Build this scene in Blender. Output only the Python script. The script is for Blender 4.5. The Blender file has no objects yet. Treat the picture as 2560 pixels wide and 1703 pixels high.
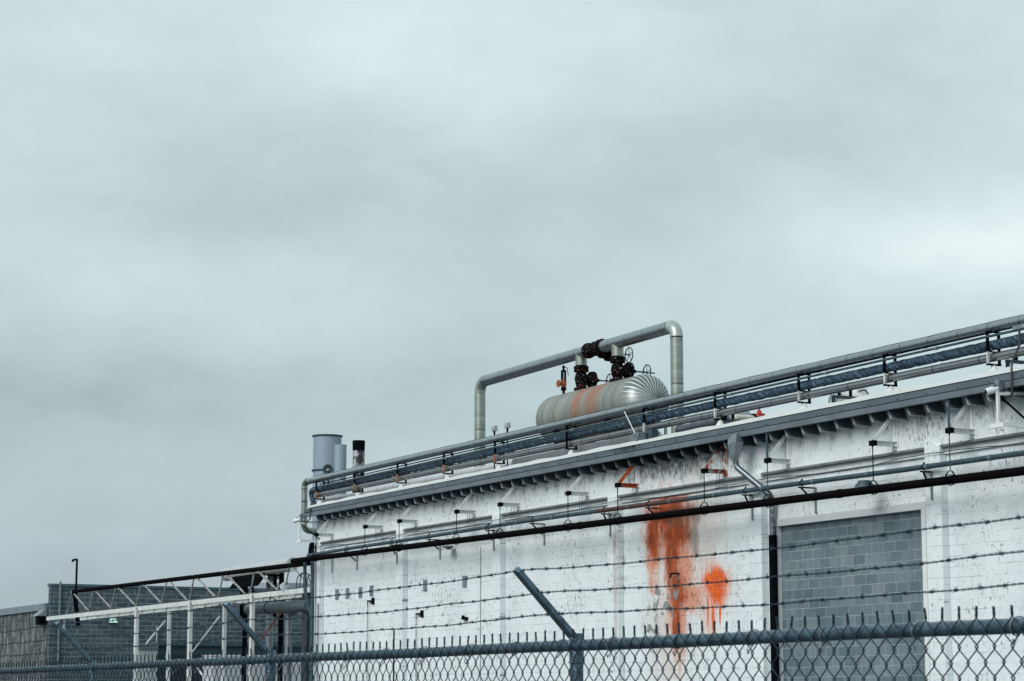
import bpy, math, random
import numpy as np
from mathutils import Vector, Matrix
random.seed(7)
rng = np.random.default_rng(5)
R = math.radians
scene = bpy.context.scene
COL = scene.collection

# ------------------------------------------------------------------ camera geometry
F = 5700.0                      # focal length in pixels of a 2560 wide picture
PITCH = math.atan(893.5 / F)
ALPHA = R(27.2)                 # the long wall runs 27.2 deg left of the view direction
CAM = Vector((0, 0, 1.6))
g = Vector((-math.cos(ALPHA), math.sin(ALPHA), 0))
rt = Vector((g.y, -g.x, 0))
fw = g * math.cos(PITCH) + Vector((0, 0, 1)) * math.sin(PITCH)
up = -g * math.sin(PITCH) + Vector((0, 0, 1)) * math.cos(PITCH)
def ray(px, py):
    return fw + rt * ((px - 1280) / F) + up * ((851.5 - py) / F)
def PY(px, py, Y):
    d = ray(px, py); return CAM + d * (Y / d.y)
def PX(px, py, X):
    d = ray(px, py); return CAM + d * (X / d.x)
def XW(px, Y, py=1300):
    return PY(px, py, Y).x
YW = 27.35                      # face of the recessed wall panels
YU = YW - .10                   # face of the upper wall
YP = YW - .17                   # face of the pilasters
YF = YW - .60                   # fascia
YR = YW - .17                   # centre line of the roof pipe run
ZR = 7.42                       # roof surface

# ------------------------------------------------------------------ materials
class NB:
    def __init__(s, nt): s.nt = nt; s.n = nt.nodes; s.l = nt.links
    def node(s, t, **kw):
        n = s.n.new(t)
        for k, v in kw.items(): setattr(n, k, v)
        return n
    def put(s, sock, v):
        if v is None: return
        if isinstance(v, bpy.types.NodeSocket): s.l.new(v, sock)
        elif isinstance(v, (tuple, list, Vector)):
            v = tuple(v)
            if sock.type == 'RGBA' and len(v) == 3: v = v + (1,)
            sock.default_value = v
        else: sock.default_value = v
    def m(s, op, a, b=None, c=None, clamp=False):
        n = s.node('ShaderNodeMath', operation=op); n.use_clamp = clamp
        for i, v in enumerate((a, b, c)): s.put(n.inputs[i], v)
        return n.outputs[0]
    def v(s, op, a, b=None, scale=None):
        n = s.node('ShaderNodeVectorMath', operation=op)
        s.put(n.inputs[0], a); s.put(n.inputs[1], b)
        if scale is not None: s.put(n.inputs['Scale'], scale)
        return n.outputs['Value'] if op in ('LENGTH', 'DOT_PRODUCT', 'DISTANCE') else n.outputs[0]
    def rng(s, val, a, b, c=0., d=1., smooth=False):
        n = s.node('ShaderNodeMapRange'); n.interpolation_type = 'SMOOTHSTEP' if smooth else 'LINEAR'
        for i, x in enumerate((val, a, b, c, d)): s.put(n.inputs[i], x)
        return n.outputs[0]
    def mix(s, f, a, b):
        n = s.node('ShaderNodeMix', data_type='RGBA')
        s.put(n.inputs[0], f); s.put(n.inputs[6], a); s.put(n.inputs[7], b)
        return n.outputs[2]
    def noise(s, vec, scale, detail=4, rough=.55, dist=0):
        n = s.node('ShaderNodeTexNoise')
        s.put(n.inputs['Vector'], vec); n.inputs['Scale'].default_value = scale
        n.inputs['Detail'].default_value = detail; n.inputs['Roughness'].default_value = rough
        n.inputs['Distortion'].default_value = dist
        return n.outputs[0]
    def pos(s): return s.node('ShaderNodeNewGeometry').outputs['Position']
    def sep(s, v):
        n = s.node('ShaderNodeSeparateXYZ'); s.put(n.inputs[0], v); return n.outputs
    def comb(s, x, y, z):
        n = s.node('ShaderNodeCombineXYZ')
        for i, q in enumerate((x, y, z)): s.put(n.inputs[i], q)
        return n.outputs[0]
    def bump(s, h, strength=.3, dist=.01, normal=None):
        n = s.node('ShaderNodeBump'); n.inputs['Strength'].default_value = strength
        n.inputs['Distance'].default_value = dist; s.put(n.inputs['Height'], h)
        if normal is not None: s.put(n.inputs['Normal'], normal)
        return n.outputs[0]
def new_mat(name):
    m = bpy.data.materials.new(name); m.use_nodes = True
    nb = NB(m.node_tree); b = m.node_tree.nodes['Principled BSDF']
    return m, nb, b
def fin(nb, b, col, rough, metal=0., normal=None, spec=None):
    nb.put(b.inputs['Base Color'], col); nb.put(b.inputs['Roughness'], rough); nb.put(b.inputs['Metallic'], metal)
    if normal is not None: nb.put(b.inputs['Normal'], normal)
    if spec is not None:
        b.inputs['Specular IOR Level'].default_value = spec
        if spec < .2: b.inputs['IOR'].default_value = 1.12

def mat_plain(name, col, rough=.6, metal=0., var=.25, scale=6., rust=0., rustcol=(.32, .07, .02), bumps=.15, streak=1.0, dirt=None, spec=None):
    m, nb, b = new_mat(name)
    p = nb.pos()
    sv = nb.v('MULTIPLY', p, (1, 1, 1 / max(streak, .01)))
    n1 = nb.noise(sv, scale, 5)
    dark = tuple(c * (1 - var) for c in col); lite = tuple(min(1, c * (1 + var * .6)) for c in col)
    c = nb.mix(nb.rng(n1, .3, .7), dark, lite)
    n2 = nb.noise(sv, scale * 5, 4)
    if dirt: c = nb.mix(nb.rng(n2, .6, .72, 0, .7), c, dirt)
    met = metal
    if rust > 0:
        rm = nb.rng(nb.noise(sv, scale * 1.7, 6, .65), .72 - rust * .45, .80 - rust * .45)
        c = nb.mix(rm, c, nb.mix(nb.rng(n2, .3, .7), tuple(q * .5 for q in rustcol), tuple(min(1, q * 1.5) for q in rustcol)))
        met = nb.m('MULTIPLY', nb.m('SUBTRACT', 1., rm), metal)
    fin(nb, b, c, nb.rng(n1, .3, .7, rough * .85, min(1, rough * 1.15)), met, nb.bump(n2, bumps, .01), spec)
    return m

def mat_jacket(name, col=(.42, .46, .48), metal=.92, rough=.27, axis=0, seam=.9, stain=None, stainf=.0, fine=26.):
    """sheet metal cladding of an insulated pipe: bands and seams across the run"""
    m, nb, b = new_mat(name)
    p = nb.pos(); sp = nb.sep(p); a = sp[axis]
    bandv = nb.comb(nb.m('MULTIPLY', a, 1.), 0., 0.)
    nf = nb.noise(bandv, fine, 3, .7)
    nbroad = nb.noise(bandv, 2.3, 2, .5)
    nn = nb.noise(p, 7., 5)
    c = nb.mix(nb.rng(nf, .35, .7), tuple(q * .66 for q in col), tuple(q * 1.12 for q in col))
    c = nb.mix(nb.rng(nn, .35, .75, 0, .45), c, tuple(q * .55 for q in col))
    fr = nb.m('FRACT', nb.m('DIVIDE', a, seam))
    ring = nb.rng(nb.m('ABSOLUTE', nb.m('SUBTRACT', fr, .5)), .482, .492)
    c = nb.mix(nb.m('MULTIPLY', ring, .75), c, (.03, .04, .045))
    if stain is not None:
        c = nb.mix(nb.m('MULTIPLY', nb.rng(nb.noise(nb.v('MULTIPLY', p, (3, 3, .5)), 2.2, 5), .45, .7), stainf), c, stain)
    h = nb.m('ADD', nb.m('MULTIPLY', nf, .5), nb.m('MULTIPLY', ring, -1.5))
    fin(nb, b, c, nb.rng(nn, .3, .7, rough * .8, rough * 1.35), metal, nb.bump(h, .06, .01))
    return m

# ------------------------------------------------------------------ mesh builder
ORG = {}
class MB:
    def __init__(s): s.v = []; s.f = []
    def quadbox(s, c8):
        i = len(s.v); s.v += [tuple(q) for q in c8]
        for a in ((0, 3, 2, 1), (4, 5, 6, 7), (0, 1, 5, 4), (1, 2, 6, 5), (2, 3, 7, 6), (3, 0, 4, 7)):
            s.f.append(tuple(i + k for k in a))
        return s
    def box(s, x0, x1, y0, y1, z0, z1):
        return s.quadbox([(x0, y0, z0), (x1, y0, z0), (x1, y1, z0), (x0, y1, z0), (x0, y0, z1), (x1, y0, z1), (x1, y1, z1), (x0, y1, z1)])
    def bar(s, a, b, w, h, upv=(0, 0, 1)):
        """square bar from a to b, w across, h along upv"""
        a = Vector(a); b = Vector(b); d = (b - a).normalized(); u = Vector(upv)
        sd = d.cross(u)
        if sd.length < 1e-4: sd = d.cross(Vector((0, 1, 0)))
        sd.normalize(); u = sd.cross(d).normalized()
        sd = sd * (w / 2); u = u * (h / 2)
        return s.quadbox([a - sd - u, a + sd - u, b + sd - u, b - sd - u, a - sd + u, a + sd + u, b + sd + u, b - sd + u])
    def channel(s, a, b, w, h, t=.01, upv=(0, 0, 1), lip=1):
        """C channel: web h tall, two flanges reaching w sideways"""
        a = Vector(a); b = Vector(b); d = (b - a).normalized(); u = Vector(upv)
        sd = d.cross(u).normalized() * lip; u = (sd.cross(d) if lip > 0 else d.cross(sd)).normalized()
        s.bar(a, b, t, h, u)
        for k in (-1, 1):
            o = u * (k * (h / 2 - t / 2)) + sd * (w / 2 + t / 2)
            s.bar(a + o, b + o, w, t, u)
        return s
    def tube(s, pts, r, n=12, caps=True, rf=None):
        pts = [Vector(p) for p in pts]; N = len(pts); i0 = len(s.v)
        T = []
        for i in range(N):
            t = (pts[min(i + 1, N - 1)] - pts[max(i - 1, 0)]); T.append(t.normalized())
        nrm = T[0].orthogonal().normalized()
        if abs(T[0].z) < .9:
            nrm = (Vector((0, 0, 1)) - T[0] * T[0].z).normalized()
        for i in range(N):
            if i: nrm = (nrm - T[i] * nrm.dot(T[i])).normalized()
            bn = T[i].cross(nrm)
            rr = r[i] if isinstance(r, (list, tuple)) else r
            for k in range(n):
                a = 2 * math.pi * k / n
                q = rr * (rf(i, a) if rf else 1)
                s.v.append(tuple(pts[i] + nrm * (math.cos(a) * q) + bn * (math.sin(a) * q)))
        for i in range(N - 1):
            for k in range(n):
                k2 = (k + 1) % n
                s.f.append((i0 + i * n + k, i0 + i * n + k2, i0 + (i + 1) * n + k2, i0 + (i + 1) * n + k))
        if caps:
            s.f.append(tuple(i0 + k for k in range(n))[::-1]); s.f.append(tuple(i0 + (N - 1) * n + k for k in range(n)))
        return s
    def lathe(s, o, d, prof, n=24):
        o = Vector(o); d = Vector(d).normalized()
        return s.tube_prof(o, d, prof, n)
    def tube_prof(s, o, d, prof, n):
        i0 = len(s.v); a0 = d.orthogonal().normalized()
        if abs(d.z) < .9: a0 = (Vector((0, 0, 1)) - d * d.z).normalized()
        b0 = d.cross(a0)
        for t, r in prof:
            for k in range(n):
                a = 2 * math.pi * k / n
                s.v.append(tuple(o + d * t + a0 * (r * math.cos(a)) + b0 * (r * math.sin(a))))
        for i in range(len(prof) - 1):
            for k in range(n):
                k2 = (k + 1) % n
                s.f.append((i0 + i * n + k, i0 + i * n + k2, i0 + (i + 1) * n + k2, i0 + (i + 1) * n + k))
        s.f.append(tuple(i0 + k for k in range(n))[::-1]); s.f.append(tuple(i0 + (len(prof) - 1) * n + k for k in range(n)))
        return s
    def prism(s, poly, ext):
        i = len(s.v); n = len(poly); e = Vector(ext)
        s.v += [tuple(Vector(p)) for p in poly] + [tuple(Vector(p) + e) for p in poly]
        s.f.append(tuple(range(i, i + n))); s.f.append(tuple(range(i + 2 * n - 1, i + n - 1, -1)))
        for k in range(n):
            k2 = (k + 1) % n; s.f.append((i + k, i + n + k, i + n + k2, i + k2))
        return s
    def ring(s, c, nrm, Rr, r, n=28, m=8):
        c = Vector(c); nrm = Vector(nrm).normalized(); a0 = nrm.orthogonal().normalized(); b0 = nrm.cross(a0)
        i0 = len(s.v)
        for i in range(n):
            a = 2 * math.pi * i / n; rad = a0 * math.cos(a) + b0 * math.sin(a)
            for k in range(m):
                q = 2 * math.pi * k / m
                s.v.append(tuple(c + rad * (Rr + r * math.cos(q)) + nrm * (r * math.sin(q))))
        for i in range(n):
            for k in range(m):
                s.f.append((i0 + i * m + k, i0 + ((i + 1) % n) * m + k, i0 + ((i + 1) % n) * m + (k + 1) % m, i0 + i * m + (k + 1) % m))
        return s
    def ball(s, c, r, n=12, m=8, sc=(1, 1, 1)):
        prof = [(-r * math.cos(math.pi * i / m), max(1e-4, r * math.sin(math.pi * i / m))) for i in range(m + 1)]
        j = len(s.v); s.tube_prof(Vector((0, 0, 0)), Vector((0, 0, 1)), prof, n)
        for k in range(j, len(s.v)):
            x, y, z = s.v[k]; s.v[k] = (c[0] + x * sc[0], c[1] + y * sc[1], c[2] + z * sc[2])
        return s
    def build(s, name, mat, parent=None, smooth=True, angle=35, bevel=0, label=None):
        me = bpy.data.meshes.new(name)
        org = ORG.get(parent.name, Vector((0, 0, 0))) if parent else Vector((0, 0, 0))
        me.from_pydata([(x - org.x, y - org.y, z - org.z) for x, y, z in s.v], [], s.f)
        me.materials.append(mat)
        me.validate()
        import bmesh
        bm = bmesh.new(); bm.from_mesh(me); bmesh.ops.recalc_face_normals(bm, faces=bm.faces); bm.to_mesh(me); bm.free()
        if smooth:
            me.shade_smooth(); me.set_sharp_from_angle(angle=R(angle))
        o = bpy.data.objects.new(name, me); COL.objects.link(o)
        if parent: o.parent = parent
        ORG[o.name] = org
        if bevel:
            md = o.modifiers.new('bevel', 'BEVEL'); md.width = bevel; md.segments = 2; md.limit_method = 'ANGLE'
        if label: o['label'] = label
        return o
def tag(o, label, cat, group=None, kind=None):
    if label: o['label'] = label
    if cat: o['category'] = cat
    if group: o['group'] = group
    if kind: o['kind'] = kind
    return o
def thing(name, label, cat, loc, group=None):
    o = bpy.data.objects.new(name, None); COL.objects.link(o); o.location = loc
    o.empty_display_size = .2
    ORG[o.name] = Vector(loc)
    return tag(o, label, cat, group)
def copy_tree(o, parent=None, loc=None):
    c = o.copy(); COL.objects.link(c)
    if parent: c.parent = parent
    if loc is not None: c.location = loc; ORG[c.name] = Vector(loc)
    for ch in [k for k in bpy.data.objects if k.parent == o]: copy_tree(ch, c)
    return c
def fillet(pts, r, n=8):
    pts = [Vector(p) for p in pts]; out = [pts[0]]
    for i in range(1, len(pts) - 1):
        a, b, c = pts[i - 1], pts[i], pts[i + 1]
        u = (a - b).normalized(); w = (c - b).normalized()
        ang = u.angle(w); t = r / math.tan(ang / 2); t = min(t, (a - b).length * .49, (c - b).length * .49)
        p0 = b + u * t; p1 = b + w * t
        cen = b + (u + w).normalized() * (t / math.cos(ang / 2))
        v0 = p0 - cen; v1 = p1 - cen; th = v0.angle(v1); rr = v0.length
        e1 = v0.normalized(); e2 = (v1 - e1 * v1.dot(e1)).normalized()
        for k in range(n + 1):
            q = th * k / n; out.append(cen + e1 * (rr * math.cos(q)) + e2 * (rr * math.sin(q)))
    out.append(pts[-1]); return out

# ------------------------------------------------------------------ shared materials
M = {}
M['white_steel'] = mat_plain('white_painted_steel', (.76, .80, .80), .5, 0, .12, 5, rust=.14, dirt=(.2, .19, .18), streak=2)
M['rack_white'] = mat_plain('rack_white_paint', (.62, .66, .65), .55, 0, .15, 4, rust=.22, dirt=(.18, .16, .14), streak=3)
M['rust_steel'] = mat_plain('rusted_orange_steel', (.55, .55, .53), .7, 0, .2, 6, rust=.85, rustcol=(.50, .085, .015), streak=1.5)
M['black_steel'] = mat_plain('black_steel', (.004, .0055, .007), .65, .0, .3, 8, rust=.1, rustcol=(.03, .014, .01), spec=.12)
M['brown_pipe'] = mat_plain('dark_brown_painted_pipe', (.0055, .0044, .0052), .6, 0, .35, 3, rust=.14, rustcol=(.018, .006, .006), streak=.5, spec=.09)
M['teal_pipe'] = mat_plain('weathered_teal_galvanised_pipe', (.045, .088, .11), .55, .35, .35, 5, rust=.1, rustcol=(.15, .03, .02), dirt=(.32, .36, .38), streak=.6)
M['galv'] = mat_plain('galvanised_steel', (.30, .34, .37), .42, .75, .3, 9, dirt=(.14, .16, .18))
M['fence_galv'] = mat_plain('dull_galvanised_fence_steel', (.115, .18, .235), .42, .75, .5, 22, dirt=(.34, .4, .44), bumps=.3)
M['fence_wire'] = mat_plain('fence_wire_steel', (.016, .040, .058), .5, .3, .3, 20, dirt=(.05, .09, .12), spec=.25)
M['jacket'] = mat_jacket('aluminium_pipe_jacket')
M['jacket_v'] = mat_jacket('aluminium_pipe_jacket_upright', (.40, .45, .43), .75, .38, 2, 1.55, (.33, .37, .18), .5, 6.)
M['jacket_low'] = mat_jacket('aluminium_pipe_jacket_lower', (.38, .385, .40), .9, .30, 0, 1.4)
M['jacket_pale'] = mat_jacket('pale_pipe_jacket', (.6, .63, .65), .25, .55, 0, 1.2, (.35, .36, .37), .3)
M['jacket_up'] = mat_jacket('silver_upright_jacket', (.34, .38, .42), .8, .35, 2, 1.4, fine=6.)
M['duct'] = mat_jacket('dull_grey_duct', (.12, .15, .18), .5, .5, 0, 1.1)
M['valve'] = mat_plain('flaking_black_cast_iron', (.005, .005, .006), .6, 0, .4, 4.5, rust=.35, rustcol=(.10, .012, .006), dirt=(.45, .5, .52), bumps=.5, spec=.15)
M['orange_iron'] = mat_plain('orange_rusted_iron', (.35, .09, .03), .7, 0, .4, 12, rust=.5, rustcol=(.30, .05, .02), bumps=.5)
M['red_iron'] = mat_plain('red_painted_iron', (.42, .022, .012), .5, 0, .35, 10, dirt=(.05, .02, .02))
M['cream'] = mat_plain('cream_plastic_pipe', (.62, .62, .52), .5, 0, .08, 5)
M['fascia'] = mat_plain('grey_painted_fascia', (.105, .140, .165), .55, .1, .25, 1.6, dirt=(.09, .11, .13), streak=2.5)
M['cap'] = mat_plain('white_roof_flashing', (.68, .72, .715), .5, 0, .06, 2, dirt=(.6, .58, .5))
M['deck'] = mat_plain('grey_painted_deck', (.10, .13, .15), .6, 0, .2, 3)
M['deck_edge'] = mat_plain('pale_deck_rib_edge', (.34, .39, .41), .6, 0, .35, 2, dirt=(.1, .12, .13))
M['roofing'] = mat_plain('roof_membrane', (.09, .10, .105), .8, 0, .15, 1)
M['stack_blue'] = mat_plain('blue_grey_painted_stack', (.26, .33, .40), .5, .1, .1, 2, streak=3)
M['box_grey'] = mat_plain('grey_plastic_box', (.42, .47, .50), .5, 0, .08, 8)
M['dark_teal'] = mat_plain('dark_teal_sheet', (.035, .07, .09), .5, .1, .2, 3)
M['rubber'] = mat_plain('black_rubber_cable', (.03, .035, .038), .5, 0, .2, 10)

# painted block wall -------------------------------------------------
def blob(nb, x, z, px, py, sx, sz, Y=YW, soft=.55, warp=None):
    c = PY(px, py, Y)
    dx = nb.m('DIVIDE', nb.m('SUBTRACT', x, c.x), sx); dz = nb.m('DIVIDE', nb.m('SUBTRACT', z, c.z), sz)
    d = nb.m('SQRT', nb.m('ADD', nb.m('MULTIPLY', dx, dx), nb.m('MULTIPLY', dz, dz)))
    if warp is not None: d = nb.m('ADD', d, warp)
    return nb.rng(d, 1 - soft, 1 + soft * .35, 1, 0, True)
def mat_wall():
    m, nb, b = new_mat('white_painted_block_wall')
    p = nb.pos(); x, y, z = nb.sep(p)
    wob = nb.noise(nb.v('MULTIPLY', p, (1, 0, 1)), 9., 3)
    u = nb.m('ADD', x, nb.m('MULTIPLY', nb.m('SUBTRACT', wob, .5), .012)); w = nb.m('ADD', z, nb.m('MULTIPLY', nb.m('SUBTRACT', wob, .5), .016))
    br = nb.node('ShaderNodeTexBrick'); nb.put(br.inputs['Vector'], nb.comb(u, w, 0.))
    for k, v in (('Scale', 1.), ('Mortar Size', .0075), ('Mortar Smooth', .3), ('Brick Width', .406), ('Row Height', .203)): br.inputs[k].default_value = v
    br.inputs['Color1'].default_value = (1, 1, 1, 1); br.inputs['Color2'].default_value = (.86, .86, .86, 1)
    mortar = br.outputs['Fac']
    lower = nb.rng(z, 6.20, 6.24, 1, 0)
    mortar = nb.m('MULTIPLY', mortar, lower)
    region = nb.noise(nb.v('MULTIPLY', p, (1, 0, 1.4)), .55, 3)
    patch = nb.noise(nb.v('MULTIPLY', p, (1, 0, 4)), 1.8, 4)
    mm = nb.m('MULTIPLY', mortar, nb.rng(patch, .46, .64, .05, 1))
    base = nb.mix(nb.rng(nb.noise(nb.v('MULTIPLY', p, (1, 1, .35)), 1.3, 5), .3, .75), (.70, .755, .775), (.80, .86, .87))
    base = nb.mix(nb.rng(br.outputs['Color'], .85, 1, .10, 0), base, (.5, .53, .56))
    # peeled flecks and cracks, thick near the top and in patches
    fl1 = nb.noise(nb.v('MULTIPLY', p, (1, 0, .55)), 11., 6, .7)
    fl2 = nb.noise(nb.v('MULTIPLY', p, (1, 0, .25)), 24., 5, .7)
    ridge = nb.m('ABSOLUTE', nb.m('SUBTRACT', nb.noise(nb.v('MULTIPLY', p, (1.6, 0, .8)), 2.6, 5, .6, 1.2), .5))
    topm = nb.rng(z, 5.9, 7.1, 0, 1)
    thr = nb.m('SUBTRACT', .648, nb.m('ADD', nb.m('MULTIPLY', nb.rng(region, .42, .62), .075), nb.m('MULTIPLY', topm, .03)))
    fle = nb.m('MAXIMUM', nb.rng(nb.m('SUBTRACT', fl1, thr), 0, .015), nb.rng(nb.m('SUBTRACT', fl2, nb.m('ADD', thr, .01)), 0, .02))
    cr = nb.m('MULTIPLY', nb.rng(ridge, .006, .002), nb.rng(nb.noise(p, 2.3, 3), .48, .56))
    edge_cr = nb.m('MULTIPLY', mortar, nb.rng(nb.noise(nb.v('MULTIPLY', p, (1, 0, 2)), 5.5, 3), .57, .64))
    fle = nb.m('MAXIMUM', nb.m('MAXIMUM', fle, cr), edge_cr)
    col = nb.mix(nb.m('MULTIPLY', mm, .5), base, (.15, .18, .20))
    # runs of soot under the eaves
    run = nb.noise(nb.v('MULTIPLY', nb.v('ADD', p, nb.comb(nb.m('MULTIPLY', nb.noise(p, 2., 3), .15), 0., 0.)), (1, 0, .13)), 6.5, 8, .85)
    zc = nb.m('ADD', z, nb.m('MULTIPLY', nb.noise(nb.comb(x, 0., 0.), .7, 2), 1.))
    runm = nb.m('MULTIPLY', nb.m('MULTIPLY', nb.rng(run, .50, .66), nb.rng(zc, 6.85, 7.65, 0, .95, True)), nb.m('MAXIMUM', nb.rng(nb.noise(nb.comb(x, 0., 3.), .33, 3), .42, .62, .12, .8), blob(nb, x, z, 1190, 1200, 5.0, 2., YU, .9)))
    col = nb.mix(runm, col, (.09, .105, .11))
    # heavy grime beside the leaking gutter
    wp = nb.m('MULTIPLY', nb.m('SUBTRACT', nb.noise(p, 2.4, 5), .5), 1.6)
    grime = nb.m('MULTIPLY', blob(nb, x, z, 1690, 1160, 2.6, .42, YU, .6, wp), nb.rng(fl1, .35, .55))
    col = nb.mix(nb.m('MULTIPLY', grime, .85), col, (.07, .08, .08))
    col = nb.mix(nb.m('MULTIPLY', fle, .85), col, nb.mix(nb.rng(fl1, .5, .75), (.30, .31, .31), (.04, .055, .06)))
    # rust running down the wall
    strk = nb.noise(nb.v('MULTIPLY', p, (1, 0, .09)), 5.5, 6, .7)
    blk_ = nb.noise(nb.v('MULTIPLY', p, (1, 0, .75)), 3.4, 7, .72)
    wr = nb.m('ADD', nb.m('MULTIPLY', nb.m('SUBTRACT', strk, .5), .75), nb.m('MULTIPLY', nb.m('SUBTRACT', blk_, .5), 1.7))
    wsm = nb.m('ADD', nb.m('MULTIPLY', wr, .8), nb.m('MULTIPLY', nb.m('SUBTRACT', nb.noise(nb.v('MULTIPLY', p, (1, 0, .12)), 11., 5, .7), .5), 1.1))
    def B2(*a, **k): return blob(nb, x, z, *a, warp=wsm, **k)
    def B(*a, **k): return blob(nb, x, z, *a, warp=wr, **k)
    mx = lambda *a: a[0] if len(a) == 1 else nb.m('MAXIMUM', a[0], mx(*a[1:]))
    tan = mx(B(1735, 1320, .8, 1.3), B(1690, 1440, 1.35, 1.9), B(1668, 1560, 1.0, 1.7), B(1760, 1340, 1.0, 1.1))
    col = nb.mix(nb.m('MULTIPLY', tan, .5), col, (.58, .47, .42))
    pink = mx(B(1672, 1310, 1.35, .95), B(1700, 1410, .7, 1.1), B(1632, 1380, .34, 1.0), B(1692, 1510, .50, 1.5), B(1725, 1495, .65, .40), B(1660, 1255, .95, .20))
    col = nb.mix(nb.m('MULTIPLY', pink, .72), col, (.64, .18, .06))
    red = mx(B(1672, 1285, .92, .50), B(1690, 1330, .6, .6), B(1632, 1335, .36, .75), B(1680, 1400, .36, .8), B(1695, 1480, .40, .5), B(1690, 1550, .22, .7))
    rc = nb.mix(nb.rng(nb.noise(nb.v('MULTIPLY', p, (1, 0, .4)), 6., 6, .7), .35, .65), (.11, .024, .010), (.56, .085, .012))
    grit = nb.rng(nb.noise(nb.v('MULTIPLY', p, (1, 0, .8)), 7.5, 6, .75), .66, .60, .35, 1)
    col = nb.mix(nb.m('MULTIPLY', nb.m('MULTIPLY', red, grit), .9), col, rc)
    halo = mx(B2(1787, 1470, .85, .72, soft=.9), B2(1775, 1545, .4, .6, soft=.9))
    col = nb.mix(nb.m('MULTIPLY', halo, .45), col, (.66, .20, .07))
    ora = mx(B2(1788, 1452, .62, .36, soft=.5), B2(1793, 1482, .48, .38, soft=.7), B2(1783, 1545, .085, .55, soft=.8), B2(1770, 1520, .05, .4), B2(1800, 1530, .05, .35))
    col = nb.mix(nb.m('MULTIPLY', ora, nb.m('MULTIPLY', grit, .95)), col, nb.mix(nb.rng(blk_, .4, .65), (.80, .13, .006), (.62, .085, .010)))
    drk = mx(B(1690, 1290, .75, .28), B(1730, 1295, .5, .35), B(1735, 1330, .25, .6), B(1690, 1300, .5, .2))
    col = nb.mix(nb.m('MULTIPLY', drk, .55), col, (.10, .07, .05))
    drip = mx(B(1238, 1387, .07, .22, soft=.5))
    col = nb.mix(drip, col, (.42, .07, .02))
    # paint lifted off to bare block beside the rust
    bare = nb.m('MULTIPLY', mx(B(1660, 1520, .8, .35), B(1640, 1480, .25, .25), B(1630, 1580, .45, .5), B(1688, 1480, .2, .6)), nb.rng(nb.noise(p, 4.2, 3), .52, .56))
    col = nb.mix(bare, col, (.25, .27, .27))
    edge = nb.m('MULTIPLY', bare, nb.rng(nb.noise(p, 4.2, 3), .57, .53)); col = nb.mix(edge, col, (.03, .035, .035))
    dk = nb.rng(nb.noise(nb.v('MULTIPLY', p, (1, 0, .5)), 7., 4), .55, .7)
    foul = nb.m('MULTIPLY', nb.m('MAXIMUM', B(1554, 1430, .13, 2.2), B(795, 1420, .22, .5)), nb.rng(dk, 0, 1, .45, 1))
    col = nb.mix(nb.m('MULTIPLY', foul, .85), col, (.25, .22, .215))
    old = B(831, 1415, .13, .34, soft=.4); col = nb.mix(nb.m('MULTIPLY', old, .8), col, (.22, .27, .29))
    col = nb.mix(nb.m('MULTIPLY', nb.m('MAXIMUM', fle, nb.m('MULTIPLY', mm, .8)), nb.m('MULTIPLY', nb.m('MAXIMUM', pink, nb.m('MAXIMUM', red, ora)), .65)), col, (.06, .035, .03))
    h = nb.m('ADD', nb.m('MULTIPLY', mm, -1.), nb.m('ADD', nb.m('MULTIPLY', fle, -.8), nb.m('MULTIPLY', nb.noise(p, 40, 3), .25)))
    fin(nb, b, col, .85, 0, nb.bump(h, .35, .012), .18)
    b.inputs['IOR'].default_value = 1.3
    return m
M['wall'] = mat_wall()

def mat_block(name, cols, mortar, bw, rh, ms, axis='X', vary=.5, streaks=0., seed=0., dark=.0, off=.5, cool=None):
    m, nb, b = new_mat(name)
    p = nb.pos(); x, y, z = nb.sep(p); h = x if axis == 'X' else y
    br = nb.node('ShaderNodeTexBrick'); br.offset = off
    nb.put(br.inputs['Vector'], nb.comb(nb.m('ADD', h, seed), z, 0.))
    for k, v in (('Scale', 1.), ('Mortar Size', ms), ('Mortar Smooth', .2), ('Brick Width', bw), ('Row Height', rh), ('Bias', 0.)): br.inputs[k].default_value = v
    br.inputs['Color1'].default_value = (0, 0, 0, 1); br.inputs['Color2'].default_value = (1, 1, 1, 1); br.inputs['Mortar'].default_value = (.5, .5, .5, 1)
    t = nb.sep(br.outputs['Color'])[0]
    blot = nb.noise(nb.v('MULTIPLY', p, (1, 1, .6)), .9, 5)
    t2 = nb.m('ADD', nb.m('MULTIPLY', t, vary), nb.m('MULTIPLY', nb.rng(blot, .3, .7), 1 - vary))
    c = nb.mix(t2, cols[0], cols[1])
    gr = nb.noise(p, 34., 4, .8)
    c = nb.mix(nb.rng(gr, .35, .75, 0, .5), c, tuple(q * .62 for q in cols[0]))
    vs = nb.noise(nb.v('MULTIPLY', p, (1, 1, .12)), 4.5, 5, .7)
    c = nb.mix(nb.m('MULTIPLY', nb.rng(vs, .5, .68), .35), c, tuple(q * .55 for q in cols[0]))
    if streaks:
        s1 = nb.noise(nb.v('MULTIPLY', p, (1, 1, .22)), 5.5, 6, .75)
        c = nb.mix(nb.m('MULTIPLY', nb.rng(s1, .50, .62), streaks), c, (.48, .54, .55))
        s2 = nb.noise(nb.v('MULTIPLY', nb.v('ADD', p, (9, 4, 2)), (1, 1, .3)), 3.5, 6, .75)
        c = nb.mix(nb.m('MULTIPLY', nb.rng(s2, .48, .6), .75), c, (.012, .02, .022))
    mj = nb.m('MULTIPLY', br.outputs['Fac'], nb.rng(nb.noise(p, 2.2, 3), .32, .6, .35, 1))
    c = nb.mix(mj, c, mortar)
    fin(nb, b, c, .85, 0, nb.bump(nb.m('SUBTRACT', gr, br.outputs['Fac']), .4, .008))
    return m
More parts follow.
